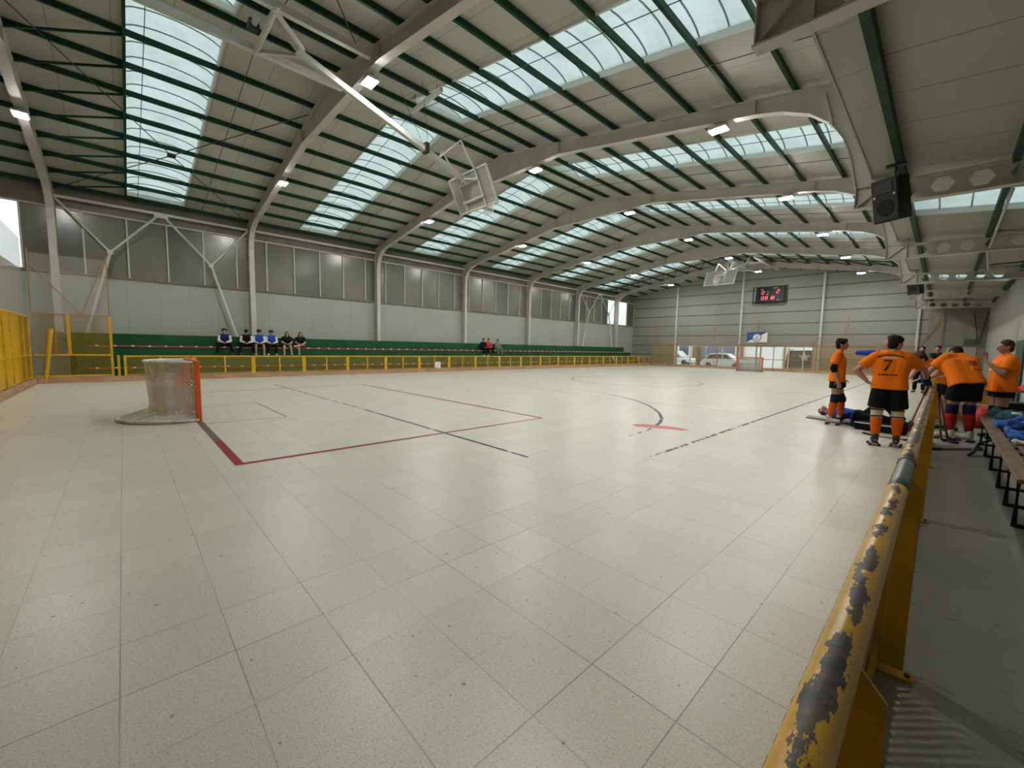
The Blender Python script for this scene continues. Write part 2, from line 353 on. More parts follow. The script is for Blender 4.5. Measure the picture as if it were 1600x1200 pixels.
# end walls, side walls
def gable(y, t, name, lab, m, holes=()):
    """wall across the hall; lower part split round openings"""
    mb = MB(); xs = sorted({XW, XC, *[h[0] for h in holes], *[h[1] for h in holes]}); zt = 6.4
    for x0, x1 in zip(xs, xs[1:]):
        hh = [h for h in holes if h[0] <= x0 and h[1] >= x1]
        if hh:
            if hh[0][2] > 0: mb.bb(x0, x1, y, y+t, 0, hh[0][2])
            mb.bb(x0, x1, y, y+t, hh[0][3], zt)
        else: mb.bb(x0, x1, y, y+t, 0, zt)
    mb.plate([(XW, y+t/2, zt), (XC, y+t/2, zt), (XC, y+t/2, ru(XC)), (XR, y+t/2, ru(XR)), (XW, y+t/2, ru(XW))], t, (0, 1, 0))
    return struct(name, mb, m, lab)
gable(YF, 0.15, 'wall_far', 'grey horizontal sheet gable wall at the far end of the rink', M_WALL_F, [(-7.62, 3.35, 0.1, 2.0)])
gable(YN-0.15, 0.15, 'wall_near', 'sheet gable wall behind the near goal', M_WALL_F)
ZB, ZT = 3.95, 6.28
struct('wall_left', MB().bb(XW-0.12, XW, YN, YF, 0, ZB), M_WALL_L, 'pale vertical sheet wall above the green seating')
struct('trim_1', MB().bb(XW-0.12, XW+0.02, YN, YF, ZT, ru(XW)+0.05), M_BAND, 'dark band between the high windows and the eaves')
struct('trim_2', MB().bb(XW-0.02, XW+0.05, YN, YF, ZB-0.05, ZB+0.02).bb(XW, XW+0.03, YN, YF, ZB-0.09, ZB-0.06), M_BAND, 'dark sill ledge along the foot of the high windows')
struct('wall_right', MB().bb(XA, XA+0.15, YN, YF, 0, 4.75), mat('plaster', (0.32, 0.315, 0.285), 0.7, var=0.06, vscale=1), 'pale side wall of the bench walkway')
def az(x): return 5.02-0.12*(x-9.0)
struct('wall_annex_far', MB().bb(XC, XA, YF, YF+0.15, 0, az(XC)+0.05), mat('plaster_beige', (0.22, 0.205, 0.17), 0.7, var=0.06, vscale=1), 'beige end wall of the bench walkway')
struct('wall_annex_near', MB().bb(XC, XA, YN-0.15, YN, 0, az(XC)+0.05), MATS['plaster_beige'], 'end wall of the bench walkway behind the camera side')
struct('wall_valley', MB().bb(XC, XC+0.08, YN, YF, 4.88, ru(XC)+0.05), M_WALL_L, 'sheet closing wall between hall roof and walkway roof')
struct('trim_3', MB().bb(9.05, XC, YN, YF, 4.88, 4.93).bb(9.03, 9.06, YN, YF, 4.86, 5.05), M_SOFFIT, 'beige jointed sheet soffit along the edge of the walkway roof')
# annex roof with one continuous roof light per second bay
mb = MB(); AS = [SKY[1], SKY[3]] ; ys = [YN] + [q for s_ in AS for q in s_] + [YF]
def apiece(x0, x1, y0, y1, t=0.06):
    z0, z1 = az(x0), az(x1)
    mb.add([(x0, y0, z0), (x1, y0, z1), (x1, y1, z1), (x0, y1, z0), (x0, y0, z0+t), (x1, y0, z1+t), (x1, y1, z1+t), (x0, y1, z0+t)],
           [(0, 1, 2, 3), (4, 7, 6, 5), (0, 4, 5, 1), (1, 5, 6, 2), (2, 6, 7, 3), (3, 7, 4, 0)])
AS = [(11.6, 13.4), (23.9, 25.7)]; ys = [YN] + [q for s_ in AS for q in s_] + [YF]
for k in range(0, len(ys), 2): apiece(XC, XA, ys[k], ys[k+1])
struct('ceiling_annex', mb, M_ANNEX, 'low beige sheet roof over the bench walkway')
for i, (a, b) in enumerate(AS):
    skylight(n, XC+0.02, XA-0.02, a, b, az, ('nearer', 'farther')[i]+' roof light in the low roof above the bench walkway', arch=0.12); n += 1
for k, x in enumerate((9.47, 10.83, 11.9)):
    o = MB().beam((x, YN, az(x)-0.085), (x, YF-0.03, az(x)-0.085), 0.09, 0.16).build('roof_purlin', M_GREEN)
    tag(o, 'dark green purlin under the low walkway roof, %s from the rink' % ORD[k], 'roof beam', 'green purlins under the walkway roof')
# ---------------------------------------------------------------- portal frames
TOPL = [(-12.40, 0), (-12.40, ft(-12.4)), (XR, ft(XR)), (9.3, ft(9.3)), (9.3, 4.74)]
inner = [(-12.08, 1.725), (-12.08, 5.75), (-12.0, 6.15), (-11.8, 6.45), (-11.45, 6.66), (-10.95, 6.80), (-4.3, 7.80), (1.1, 7.80), (6.9, 6.82), (7.45, 6.68), (7.95, 6.45), (8.3, 6.15), (8.55, 5.75), (8.70, 5.3), (8.80, 4.74)]
outer = [(-12.40, 1.725), (-12.40, 5.75), (-12.4, 6.15), (-12.4, 6.45), (-12.4, ft(-12.4)), (-11.3, ft(-11.3)), (-4.3, ft(-4.3)), (XR, ft(XR)), (6.9, ft(6.9)), (7.45, ft(7.45)), (8.1, ft(8.1)), (9.3, ft(9.3)), (9.3, 6.2), (9.3, 5.6), (9.3, 4.74)]
def portal(y, lab, group):
    root = empty('portal_frame', (-12.3, y, 0), lab, 'steel roof frame', group)
    cut = 5
    def seg(i0, i1, name):
        mb = MB()
        for i in range(i0, i1):
            a0, a1 = inner[i], inner[i+1]; b0, b1 = outer[i], outer[i+1]
            mb.plate([(a0[0], y, a0[1]), (a1[0], y, a1[1]), (b1[0], y, b1[1]), (b0[0], y, b0[1])], 0.012, (0, 1, 0))
            for p, q in ((a0, a1), (b0, b1)):
                if math.dist(p, q) > 0.01:
                    d = Vector((q[0]-p[0], 0, q[1]-p[1])).normalized()*0.004
                    mb.beam(Vector((p[0], y, p[1]))-d, Vector((q[0], y, q[1]))+d, 0.20, 0.016)
        return mb
    seg(0, cut, 'column').build('column', M_STEEL, root)
    r = seg(cut, len(inner)-1, 'rafter')
    for x in (-10.9, -4.3, 1.1, 6.9):      # splice stiffeners
        zi = 6.8+(x+10.95)*0.1504 if x < -4.2 else (7.80 if x < 2 else 6.82); r.bb(x-0.01, x+0.01, y-0.095, y+0.095, zi, ft(x)-0.01)
    r.plate([(8.15, y, 6.75), (8.2, y, 6.75), (8.36, y, 6.1), (8.31, y, 6.1)], 0.19, (0, 1, 0))
    r.build('rafter', M_STEEL, root)
    # castellated beam carrying the bench-side foot of the frame
    def zt(x): return 4.73-0.03*(x-8.82)
    def zb(x): return 4.33-0.02*(x-8.82)
    cb = MB(); x = 9.32; pitch = 0.46; cells = []
    while x+pitch < 11.95: cells.append(x); x += pitch
    for x in cells:
        a, b, t_, d_ = x, x+pitch, zt(x)-0.02, zb(x)+0.02; c = (a+b)/2; m_ = (t_+d_)/2; h = 0.125; w_ = 0.075; e = 0.155
        P = [(a, d_), (b, d_), (b, m_), (b, t_), (a, t_), (a, m_), (c-w_, m_-h), (c+w_, m_-h), (c+e, m_), (c+w_, m_+h), (c-w_, m_+h), (c-e, m_)]
        cb.add([(p[0], y, p[1]) for p in P], [(0, 1, 7, 6), (1, 2, 8, 7), (2, 3, 9, 8), (3, 4, 10, 9), (4, 5, 11, 10), (5, 0, 6, 11)])
    cb.add([(8.82, y, zb(8.82)), (9.32, y, zb(9.32)), (9.32, y, zt(9.32)), (8.82, y, zt(8.82))], [(0, 1, 2, 3)])
    cb.add([(cells[-1]+pitch, y, zb(11.9)), (11.98, y, zb(11.98)), (11.98, y, zt(11.98)), (cells[-1]+pitch, y, zt(11.9))], [(0, 1, 2, 3)])
    o = cb.build('castellated_web', M_STEEL, root, solid=0.012)
    fl = MB()
    fl.beam((8.80, y, zt(8.8)), (11.98, y, zt(11.98)), 0.17, 0.02).beam((8.80, y, zb(8.8)), (11.98, y, zb(11.98)), 0.17, 0.02)
    for x in (8.82, 9.27): fl.bb(x-0.006, x+0.006, y-0.08, y+0.08, zb(x), zt(x))
    fl.beam((8.84, y, zb(8.84)+0.01), (9.26, y, zt(9.26)-0.01), 0.16, 0.012)
    fl.build('beam_flange', M_STEEL, root)
for i, y in enumerate(FY):
    portal(y, 'cream steel portal frame with curved knee, %s from the near end' % ORD[i], 'cream portal frames')
# lamps
lens_me = None
for i, y in enumerate(FY):
    for j, (x, z) in enumerate(((-6.8, 7.44), (0.03, 7.78), (6.1, 6.96))):
        if (i == 0 and j > 0): continue
        if i == 1 and j == 1: x = 0.48
        root = empty('flood_light', (x, y, z), 'lit rectangular flood light under the %s frame from the near end, %s' % (ORD[i], ('on the seating side', 'near the ridge', 'on the bench side')[j]), 'lamp', 'flood lights under the frames')
        zz = z-0.17
        MB().box((x, y, zz+0.035), (0.42, 0.30, 0.06)).bb(x-0.2, x+0.2, y-0.01, y+0.01, zz+0.06, zz+0.10).build('housing', M_BRACE, root, bevel=0.01)
        MB().path([(x-0.12, y, zz+0.08), (x-0.12, y, z-0.02), (x+0.12, y, z-0.02), (x+0.12, y, zz+0.08)], 0.01, 6).build('bracket', M_BRACE, root)
        MB().bb(x-0.18, x+0.18, y-0.12, y+0.12, zz-0.012, zz+0.004).build('lens', M_LENS, root)
# ---------------------------------------------------------------- side windows
def pane_run(n, ya, yb, panes, lab, clear=()):
    root = empty('window_%d' % n, (XW, ya, ZB), lab, kind='structure')
    fr = MB(); fr.bb(XW-0.01, XW+0.05, ya, yb, ZT-0.05, ZT+0.01)
    for k, (p, q) in enumerate(zip(panes, panes[1:])):
        m_ = M_GLASS if k in clear else (M_FROST if (k*7+n) % 3 else M_FROST2)
        MB().bb(XW-0.03, XW-0.015, p, q, ZB, ZT).build('pane', m_, root)
    for p in panes[1:-1]: fr.bb(XW-0.04, XW+0.05, p-0.025, p+0.025, ZB, ZT)
    for p in (panes[0], panes[-1]): fr.bb(XW-0.04, XW+0.03, p-0.02, p+0.02, ZB, ZT)
    fr.build('mullion', M_MULL, root)
Y0 = -1.86
for i in range(6):
    ya, yb = FY[i]+0.02, FY[i+1]-0.02
    ps = [ya] + [Y0+1.215*k for k in range(-1, 40) if ya+0.2 < Y0+1.215*k < yb-0.2] + [yb]
    if i == 5: ps = [q for q in ps if q < 33.0] + [33.15, yb]
    pane_run(n, ya, yb, ps, 'run of tall dim panes high above the seating, %s bay from the near end' % ORD[i], clear=((len(ps)-2,) if i == 5 else ())); n += 1
pane_run(n, YN, FY[0], [YN, -4.8, -3.4, FY[0]], 'bright clear panes and one dim pane high in the near corner', clear=(0, 1)); n += 1
pane_run(n, FY[6], YF, [FY[6], 35.05, 36.6, YF], 'bright tall pane high in the far corner', clear=(1,)); n += 1
for i in range(6):
    for j, dy in enumerate((2.35, 4.35)):
        y_ = FY[i]+dy
        mb = MB().tube((-12.2, y_, ft(-12.2)+0.02), (XR, y_, ft(XR)+0.02), 0.009, n=5)
        r_ = empty('tie_rod', (XR, y_, ft(XR)), 'thin dark tie rod %s the roof lights, %s bay from near end' % (('under', 'beside')[j], ORD[i]), 'rod', 'roof tie rods')
        mb.build('rod', M_DARK, r_); MB().tube((XR, y_, ft(XR)+0.02), (9.0, y_, ft(9.0)+0.02), 0.009, n=5).build('rod', M_DARK, r_)
# ---------------------------------------------------------------- painted markings (parts of the floor)
FLOOR = bpy.data.objects['floor']
def strip(name, pts, w, m, z=0.0015, closed=False):
    pts = [Vector((p[0], p[1], 0)) for p in pts]; k = len(pts); vs = []
    for i, p in enumerate(pts):
        a = pts[i-1] if (i > 0 or closed) else p; b = pts[(i+1) % k] if (i < k-1 or closed) else p
        t = (b-a).normalized(); q = Vector((-t.y, t.x, 0))*w/2; vs += [(p.x-q.x, p.y-q.y, z), (p.x+q.x, p.y+q.y, z)]
    return MB().add(vs, [(2*i, 2*((i+1) % k), 2*((i+1) % k)+1, 2*i+1) for i in range(k if closed else k-1)]).build(name, m, FLOOR)
strip('penalty_line', [(4.5, 0.0), (4.5, 5.42), (-4.5, 5.42), (-4.5, 0.0)], 0.095, M_RED, 0.0018)
strip('goal_line', [(2.9, 0), (4.54, 0)], 0.10, M_RED, 0.0022)
strip('dark_goal_line', [(0.95, 0), (2.95, 0)], 0.10, M_BROWN, 0.0020)
strip('goal_area_line', [(1.25, 0.04), (1.25, 1.36), (-1.25, 1.36), (-1.25, 0.04)], 0.035, M_BROWN)
strip('blue_cross_line', [(6.5, 2.95), (1.3, 2.98)], 0.05, M_BLUE, 0.0021)
strip('worn_blue_cross_line', [(1.3, 2.98), (-6.2, 2.9)], 0.05, M_BLUEW, 0.0021)
strip('blue_long_line', [(7.57, 9.0), (7.58, 30.0)], 0.05, M_BLUE)
strip('worn_blue_long_line', [(7.57, 4.3), (7.57, 9.0)], 0.06, M_BLUEW)
strip('blue_arc_line', [(2.7, 10.64), (3.4, 10.35), (4.03, 9.96), (4.6, 9.5), (5.1, 9.0), (5.5, 8.5), (5.84, 8.01), (6.14, 7.49), (6.35, 7.0), (6.47, 6.6)], 0.07, M_BLUE)
strip('worn_arc_line', [(0.39, 10.75), (1.2, 10.95), (2.0, 10.88), (2.7, 10.64)], 0.04, M_FAINT)
strip('worn_arc_line', [(6.47, 6.6), (6.6, 6.0), (6.65, 5.3)], 0.04, M_BLUEW)
strip('centre_circle_line', [(3*math.cos(a*math.pi/36), 17+3*math.sin(a*math.pi/36)) for a in range(72)], 0.06, M_BROWN, closed=True)
strip('halfway_line', [(-9.9, 17), (9.9, 17)], 0.05, M_FAINT)
strip('faint_cross_line', [(7.5, 9.9), (-3, 9.9)], 0.03, M_FAINT)
strip('far_penalty_line', [(4.5, 34.0), (4.5, 28.6), (-4.5, 28.6), (-4.5, 34.0)], 0.05, M_FAINT)
b_ = MB(); P = [(6.46, 6.62), (6.20, 6.52), (6.10, 6.30), (6.28, 6.18), (6.50, 6.28), (6.78, 6.44), (7.02, 6.52), (7.10, 6.66), (6.90, 6.72), (6.66, 6.70)]
b_.add([(x, y, 0.003) for x, y in P], [tuple(range(len(P)))]).build('red_paint_blot', mat('red_blot', (0.50, 0.05, 0.045), 0.4), FLOOR)
# ---------------------------------------------------------------- timber kerb round the rink
KX0, KX1, KY0, KY1 = -9.88, 10.12, -3.08, 37.2
def kerbs(n0):
    n = n0; cuts = [KY0+0.06, 3.0, 9.0, 15.0, 17.0, 19.0, 25.0, 31.0, KY1]
    for a, b in zip(cuts, cuts[1:]):
        struct('trim_%d' % n, MB().bb(KX0-0.05, KX0, a+0.006, b-0.006, 0, 0.20), M_KERB, 'timber kick board at the foot of the seating side fence', bevel=0.004); n += 1
    struct('trim_%d' % n, MB().bb(KX0-0.05, KX1, KY0, KY0+0.05, 0, 0.20), M_KERBX, 'timber kick board at the near end of the rink', bevel=0.004); n += 1
    struct('trim_%d' % n, MB().bb(KX0-0.05, KX1, KY1, KY1+0.05, 0, 0.20), M_KERBX, 'timber kick board at the far end of the rink', bevel=0.004); n += 1
    for a, b in ((KY0+0.06, 8.9), (11.2, KY1-0.01)):
        struct('trim_%d' % n, MB().bb(KX1-0.05, KX1, a, b, 0, 0.20), M_KERB, 'timber kick board on the bench side of the rink', bevel=0.004); n += 1
kerbs(4)
# ---------------------------------------------------------------- low fence on the seating side, metre bays in two metre panels
M_NETY = net_mat('yellow_mesh_y', 1, 2, 0.045, 0.007, (0.30, 0.20, 0.02), fill=0.06)
M_NETX = net_mat('yellow_mesh_x', 0, 2, 0.045, 0.010, (0.42, 0.28, 0.02), fill=0.22)
fx = -9.92
def fence_panel(name, fixed, a, b, z0, z1, net, along='y', n=2, label='', group=None, m=M_YEL, r=0.025, mid=None, pw=0.07):
    root = empty(name, (fixed, (a+b)/2, 0) if along == 'y' else ((a+b)/2, fixed, 0), label, 'fence', group)
    def P(t, z, o=0.0): return (fixed+o, t, z) if along == 'y' else (t, fixed+o, z)
    def bar(nm, p, q, w, h): MB().beam(p, q, w, h).build(nm, m, root)
    bar('top_rail', P(a, z1), P(b, z1), 0.05, 0.05); bar('bottom_rail', P(a, z0), P(b, z0), 0.03, 0.03)
    if mid: bar('middle_rail', P(a, mid), P(b, mid), 0.05, 0.05)
    for k in range(n+1):
        t = a+(b-a)*k/n; w = pw if k in (0, n) else 0.05
        t2 = t+(0.035 if k == 0 else (-0.035 if k == n else 0))
        bar('post', P(t2, 0.02 if k in (0, n) else z0), P(t2, z1), w, 0.05)
    q = [P(a, z0, 0.02 if along == 'y' else 0), P(b, z0, 0.02 if along == 'y' else 0), P(b, z1, 0.02 if along == 'y' else 0), P(a, z1, 0.02 if along == 'y' else 0)]
    MB().add(q, [(0, 1, 2, 3)]).build('mesh', net, root)
    return root
k = 0
y = -0.97
while y < 36.5:
    b = min(y+2.0, KY1-0.1)
    fence_panel('fence_panel', fx, y, b, 0.235, 0.90, M_NETY, label='low yellow mesh panel before the green seating, %s from the corner cage' % (ORD[k] if k < 20 else 'last'), group='low yellow fence panels'); y += 2.0; k += 1
# white notice on the fence
tag(MB().bb(-9.885, -9.875, 12.05, 12.42, 0.22, 0.58).build('notice', M_WHITE), 'small white notice tied to the low yellow fence', 'sign')
# near corner cage
NGREY = net_mat('grey_netting_y', 1, 2, 0.045, 0.004, (0.42, 0.40, 0.35), fill=0.10)
NGREYX = net_mat('grey_netting_x', 0, 2, 0.045, 0.006, (0.36, 0.34, 0.29), fill=0.5)
cage = empty('corner_cage', (fx, -2.1, 0), 'tall yellow mesh cage panel with thin ochre net poles in the near corner', 'fence')
for a, b in (((fx, -3.05, 0.94), (fx, -1.24, 0.94)), ((fx, -3.05, 0.24), (fx, -1.24, 0.24))): MB().beam(a, b, 0.05, 0.05).build('rail', M_YEL, cage)
MB().beam((fx, -3.05, 2.28), (fx, -1.24, 2.28), 0.04, 0.04).build('top_rail', M_OCHRE, cage)
for yy, z in ((-1.26, 2.28), (-1.10, 0.93)): MB().bb(fx-0.03, fx+0.03, yy-0.035, yy+0.035, 0.0, z).build('post', M_YELD, cage)
MB().bb(fx-0.03, fx+0.03, -2.30, -2.22, 0.94, 2.28).build('post', M_YELD, cage)
MB().tube((fx, -2.86, 0.0), (fx-0.02, -2.66, 1.80), 0.05, 0.07, 12).build('post', M_YELD, cage)
MB().tube((fx-0.2, -2.60, 0.94), (fx-0.2, -2.60, 1.72), 0.07, 0.07, 12).build('post', M_OCHRE, cage)
MB().add([(fx, -3.05, 0.24), (fx, -1.24, 0.24), (fx, -1.24, 2.28), (fx, -3.05, 2.28)], [(0, 1, 2, 3)]).build('mesh', M_NETY, cage)
for a, b in (((fx, -1.26, 2.28), (fx, -1.26, 4.28)), ((fx, -1.28, 4.2), (fx, -1.94, 2.29)), ((fx, -1.94, 2.29), (fx, -3.02, 3.86)), ((fx, -3.05, 2.28), (fx, -3.05, 4.3))):
    MB().tube(a, b, 0.016, n=6).build('net_pole', M_OCHRE, cage)
MB().add([(fx-0.01, -3.05, 2.28), (fx-0.01, -1.26, 2.28), (fx-0.01, -1.26, 4.2), (fx-0.01, -3.05, 4.2)], [(0, 1, 2, 3)]).build('net', NGREY, cage)
# end fences, near and far
for k in range(10):
    a = -9.9+2*k
    if a < 8:
        root = fence_panel('end_fence_panel', KY0-0.06, a, a+2, 0.22, 2.16, net_mat('yellow_sheet_mesh', 0, 2, 0.03, 0.014, (0.34, 0.185, 0.008), fill=0.75) if k == 0 else MATS['yellow_sheet_mesh_m'], 'x', 2,
            'tall yellow mesh panel at the near end, %s from the seating corner' % ORD[k], 'near end fence panels', mid=0.94)
    if k == 0: MATS['yellow_sheet_mesh_m'] = root.children[-1].data.materials[0]
tag(MB().add([(-9.9, KY0-0.1, 2.16), (10.1, KY0-0.1, 2.16), (10.1, KY0-0.1, 4.6), (-9.9, KY0-0.1, 4.6)], [(0, 1, 2, 3)]).build('catch_net', NGREYX),
    'grey netting hung above the tall yellow panels at the near end', 'net')
M_NETF = net_mat('far_yellow_mesh', 0, 2, 0.04, 0.009, (0.36, 0.24, 0.10), fill=0.16)
M_NETW = net_mat('far_open_mesh', 0, 2, 0.05, 0.0035, (0.42, 0.30, 0.12))
yf = KY1+0.08
fxs = [-9.9, -7.62, -5.4, -3.6, -1.95, -0.2, 1.5, 3.35, 5.2, 7.1, 8.9]
for k, (a, b) in enumerate(zip(fxs, fxs[1:])):
    op = a > -7.7 and b < 3.4
    fence_panel('end_fence_panel', yf, a, b, 0.22, 2.12, M_NETW if op else M_NETF, 'x', 1,
        'tall ochre mesh panel at the far end, %s from the seating corner' % ORD[k], 'far end fence panels', mid=0.93, m=M_OCHRE, pw=0.035)
def vpole(x, lab):
    r = empty('net_pole', (x, yf, 0), lab, 'pole', 'thin net poles at the far end')
    MB().tube((x, yf+0.07, 0.0), (x, yf+0.07, 4.15), 0.025, n=6).build('pole', M_OCHRE, r)
    for s in (-1, 1): MB().tube((x, yf+0.07, 3.7), (x+s*0.5, yf+0.07, 2.14), 0.015, n=5).build('stay', M_OCHRE, r)
for k, (x, w) in enumerate(((-10.4, 'at the seating corner'), (-9.1, 'next to the seating corner'), (-3.9, 'in front of the window strip'), (-0.5, 'behind the blue and white flag'), (5.3, 'right of the window strip'))):
    vpole(x, 'thin ochre net pole with slanting stays, '+w)
tag(MB().add([(-10.4, yf+0.12, 2.14), (9, yf+0.12, 2.14), (9, yf+0.12, 4.1), (-10.4, yf+0.12, 4.1)], [(0, 1, 2, 3)]).build('catch_net', net_mat('thin_net', 0, 2, 0.09, 0.004, (0.3, 0.29, 0.26))),
    'thin netting above the far end fence', 'net')
# ---------------------------------------------------------------- green stepped seating
bl = empty('tiered_seating', (-11.4, 17.0, 0), 'long dark green stepped seating along the far side of the rink', 'seating')
TY0, TY1 = -2.2, 36.6
MB().bb(-11.02, -10.62, TY0, TY1, 0.02, 0.45).build('step', M_BLEACH, bl, bevel=0.01)
MB().bb(-11.42, -11.021, TY0, TY1-0.1, 0.02, 0.86).build('step', M_BLEACH, bl, bevel=0.01)
MB().bb(-11.82, -11.421, TY0, TY1-0.6, 0.02, 1.25).build('step', M_BLEACH, bl, bevel=0.01)
MB().bb(-12.42, -11.821, TY0-0.2, TY1-1.2, 0.02, 1.72).build('step', M_BLEACH, bl, bevel=0.01)
M_STRIPE = mat('seat_red', (0.30, 0.06, 0.045), 0.5, var=0.2, vscale=3)
M_CLIP = mat('white_clip', (0.72, 0.72, 0.68), 0.5)
cl0 = None
for x, z in ((-11.415, 1.255), (-10.615, 0.455)):
    sl = MB().bb(x-0.02, x+0.02, -1.9, 36.0, z-0.05, z+0.02).build('red_seat_edge', M_STRIPE, bl)
    for k in range(78):
        yy = -1.67+0.49*k
        if cl0 is None:
            cl0 = MB().box((0, 0, 0), (0.06, 0.09, 0.05)).build('white_clip', M_CLIP, bevel=0.012); c = cl0
        else: c = cl0.copy(); COL.objects.link(c)
        c.location = (x+0.022, yy, z+0.0); c.parent = sl; sl_ = sl
# ---------------------------------------------------------------- wall bracing in the two end bays
def braces(y0, s, where):
    def Y(t): return y0+s*(t+2.63)
    x = -12.13
    root = empty('wall_bracing', (x, Y(0.4), 1.72), 'white tubular Y-shaped wall bracing in the %s bay' % where, 'bracing', 'wall bracing')
    MB().tube((x, Y(-2.52), 6.60), (x, Y(3.42), 6.60), 0.055, n=10).build('eaves_tube', M_BRACE, root)
    for nd, ft_, l, r_ in (((-1.16, 4.83), (-1.94, 1.74), (-2.50, 6.52), (0.30, 6.52)), ((2.0, 4.79), (2.84, 1.74), (0.50, 6.52), (3.40, 6.52))):
        MB().tube((x, Y(ft_[0]), ft_[1]), (x, Y(nd[0]), nd[1]), 0.06, 0.05, 10).build('leg', M_BRACE, root)
        for e in (l, r_): MB().tube((x, Y(nd[0]), nd[1]), (x, Y(e[0]), e[1]), 0.04, n=8).build('arm', M_BRACE, root)
        MB().tube((x-0.05, Y(nd[0]), nd[1]), (x+0.06, Y(nd[0]), nd[1]), 0.09, n=12).build('gusset', M_BRACE, root)
    MB().bb(x-0.02, x+0.05, Y(0.18), Y(0.62), 6.45, 6.56).build('gusset', M_BRACE, root)
braces(FY[0], 1, 'nearest'); braces(FY[6], -1, 'farthest')
# eaves tube in the other bays
for i in range(1, 5):
    tag(MB().beam((-12.2, FY[i]+0.004, 6.62), (-12.2, FY[i+1]-0.004, 6.62), 0.10, 0.10).build('eaves_strut', M_STEEL), 'cream eaves strut above the high windows, %s bay from the near end' % ORD[i], 'roof beam', 'eaves struts')
# dark roof bracing in the end bays
def roofbrace(y0, s, where):
    def Y(t): return y0+s*(t+2.63)
    root = empty('roof_bracing', (-7.8, Y(0.49), ft(-7.8)-0.03), 'dark green roof bracing with crossed rods in the %s bay' % where, 'bracing', 'roof bracing')
    yb = Y(-0.62)
    MB().beam((-12.0, yb, ft(-12)+0.0), (XR-0.3, yb, ft(XR)-0.05), 0.06, 0.06).build('lattice_chord', M_GREEN, root)
    MB().beam((XR+0.3, yb, ft(XR)-0.05), (8.6, yb, ft(8.6)+0.0), 0.06, 0.06).build('lattice_chord', M_GREEN, root)
    for L in (px, pr):
        for k in range(len(L)-1):
            hi, lo = L[k], L[k+1]
            MB().beam((lo, Y(-2.53), ft(lo)+0.0), (hi, yb, ft(hi)+0.02), 0.045, 0.045).build('lattice_bar', M_GREEN, root)
    nz = ft(-7.8)-0.06
    MB().box((-7.8, Y(0.49), nz), (0.28, 0.22, 0.07)).build('rod_coupler', M_DARK, root, bevel=0.01)
    for e in ((-12.0, -2.4), (-12.0, 3.4), (-3.4, 3.4), (-3.4, -2.4)):
        MB().tube((-7.8, Y(0.49), nz), (e[0], Y(e[1]), ft(e[0])-0.05), 0.014, n=6).build('rod', M_DARK, root)
    for e in ((0.3, 3.4), (0.3, -2.4), (8.2, 3.4), (8.2, -2.4)):
        MB().tube((4.3, Y(0.49), ft(4.3)-0.06), (e[0], Y(e[1]), ft(e[0])-0.05), 0.014, n=6).build('rod', M_DARK, root)
roofbrace(FY[0], 1, 'nearest'); roofbrace(FY[6], -1, 'farthest')
# wall posts on the far gable
for k, (x, w) in enumerate(((-7.75, 'left of the window strip'), (-2.05, 'beside the scoreboard'), (3.6, 'right of the window strip'), (8.9, 'at the walkway corner'))):
    r = empty('gable_post', (x, YF-0.08, 0), 'pale steel wall post on the far gable, '+w, 'post', 'posts on the far gable')
    MB().bb(x-0.07, x+0.07, YF-0.16, YF-0.01, 0, ru(x)-0.25 if x < 8 else 4.6).build('post', M_BRACE, r)
    if x < 8: MB().beam((x, YF-0.15, 2.75), (x-0.55, YF-0.5, 2.2), 0.05, 0.05).build('strut', M_OCHRE, r)
# ---------------------------------------------------------------- goals
M_GNET = net_mat('goal_netting', 0, 1, 0.055, 0.009, (0.50, 0.49, 0.44), fill=0.2, uv=True, diamond=True)
M_GNETD = net_mat('dense_goal_netting', 0, 1, 0.05, 0.014, (0.50, 0.49, 0.44), fill=0.45, uv=True, diamond=True)
M_RNET = net_mat('red_goal_netting', 0, 1, 0.07, 0.018, (0.62, 0.09, 0.03), fill=0.08, uv=True, diamond=True)
M_ORAN = mat('orange_goal_paint', (0.66, 0.10, 0.015), 0.4, var=0.1)
M_SCUF = mat('scuffed_white_tube', (0.60, 0.60, 0.58), 0.45, var=0.3, vscale=7)
def dee(w, d, n=14, z=0.0):
    """open D seen from above: from one post round the back to the other"""
    return [(w*math.cos(math.pi*i/n)*(1 if True else 0), -d*math.sin(math.pi*i/n)**0.8, z) for i in range(n+1)]
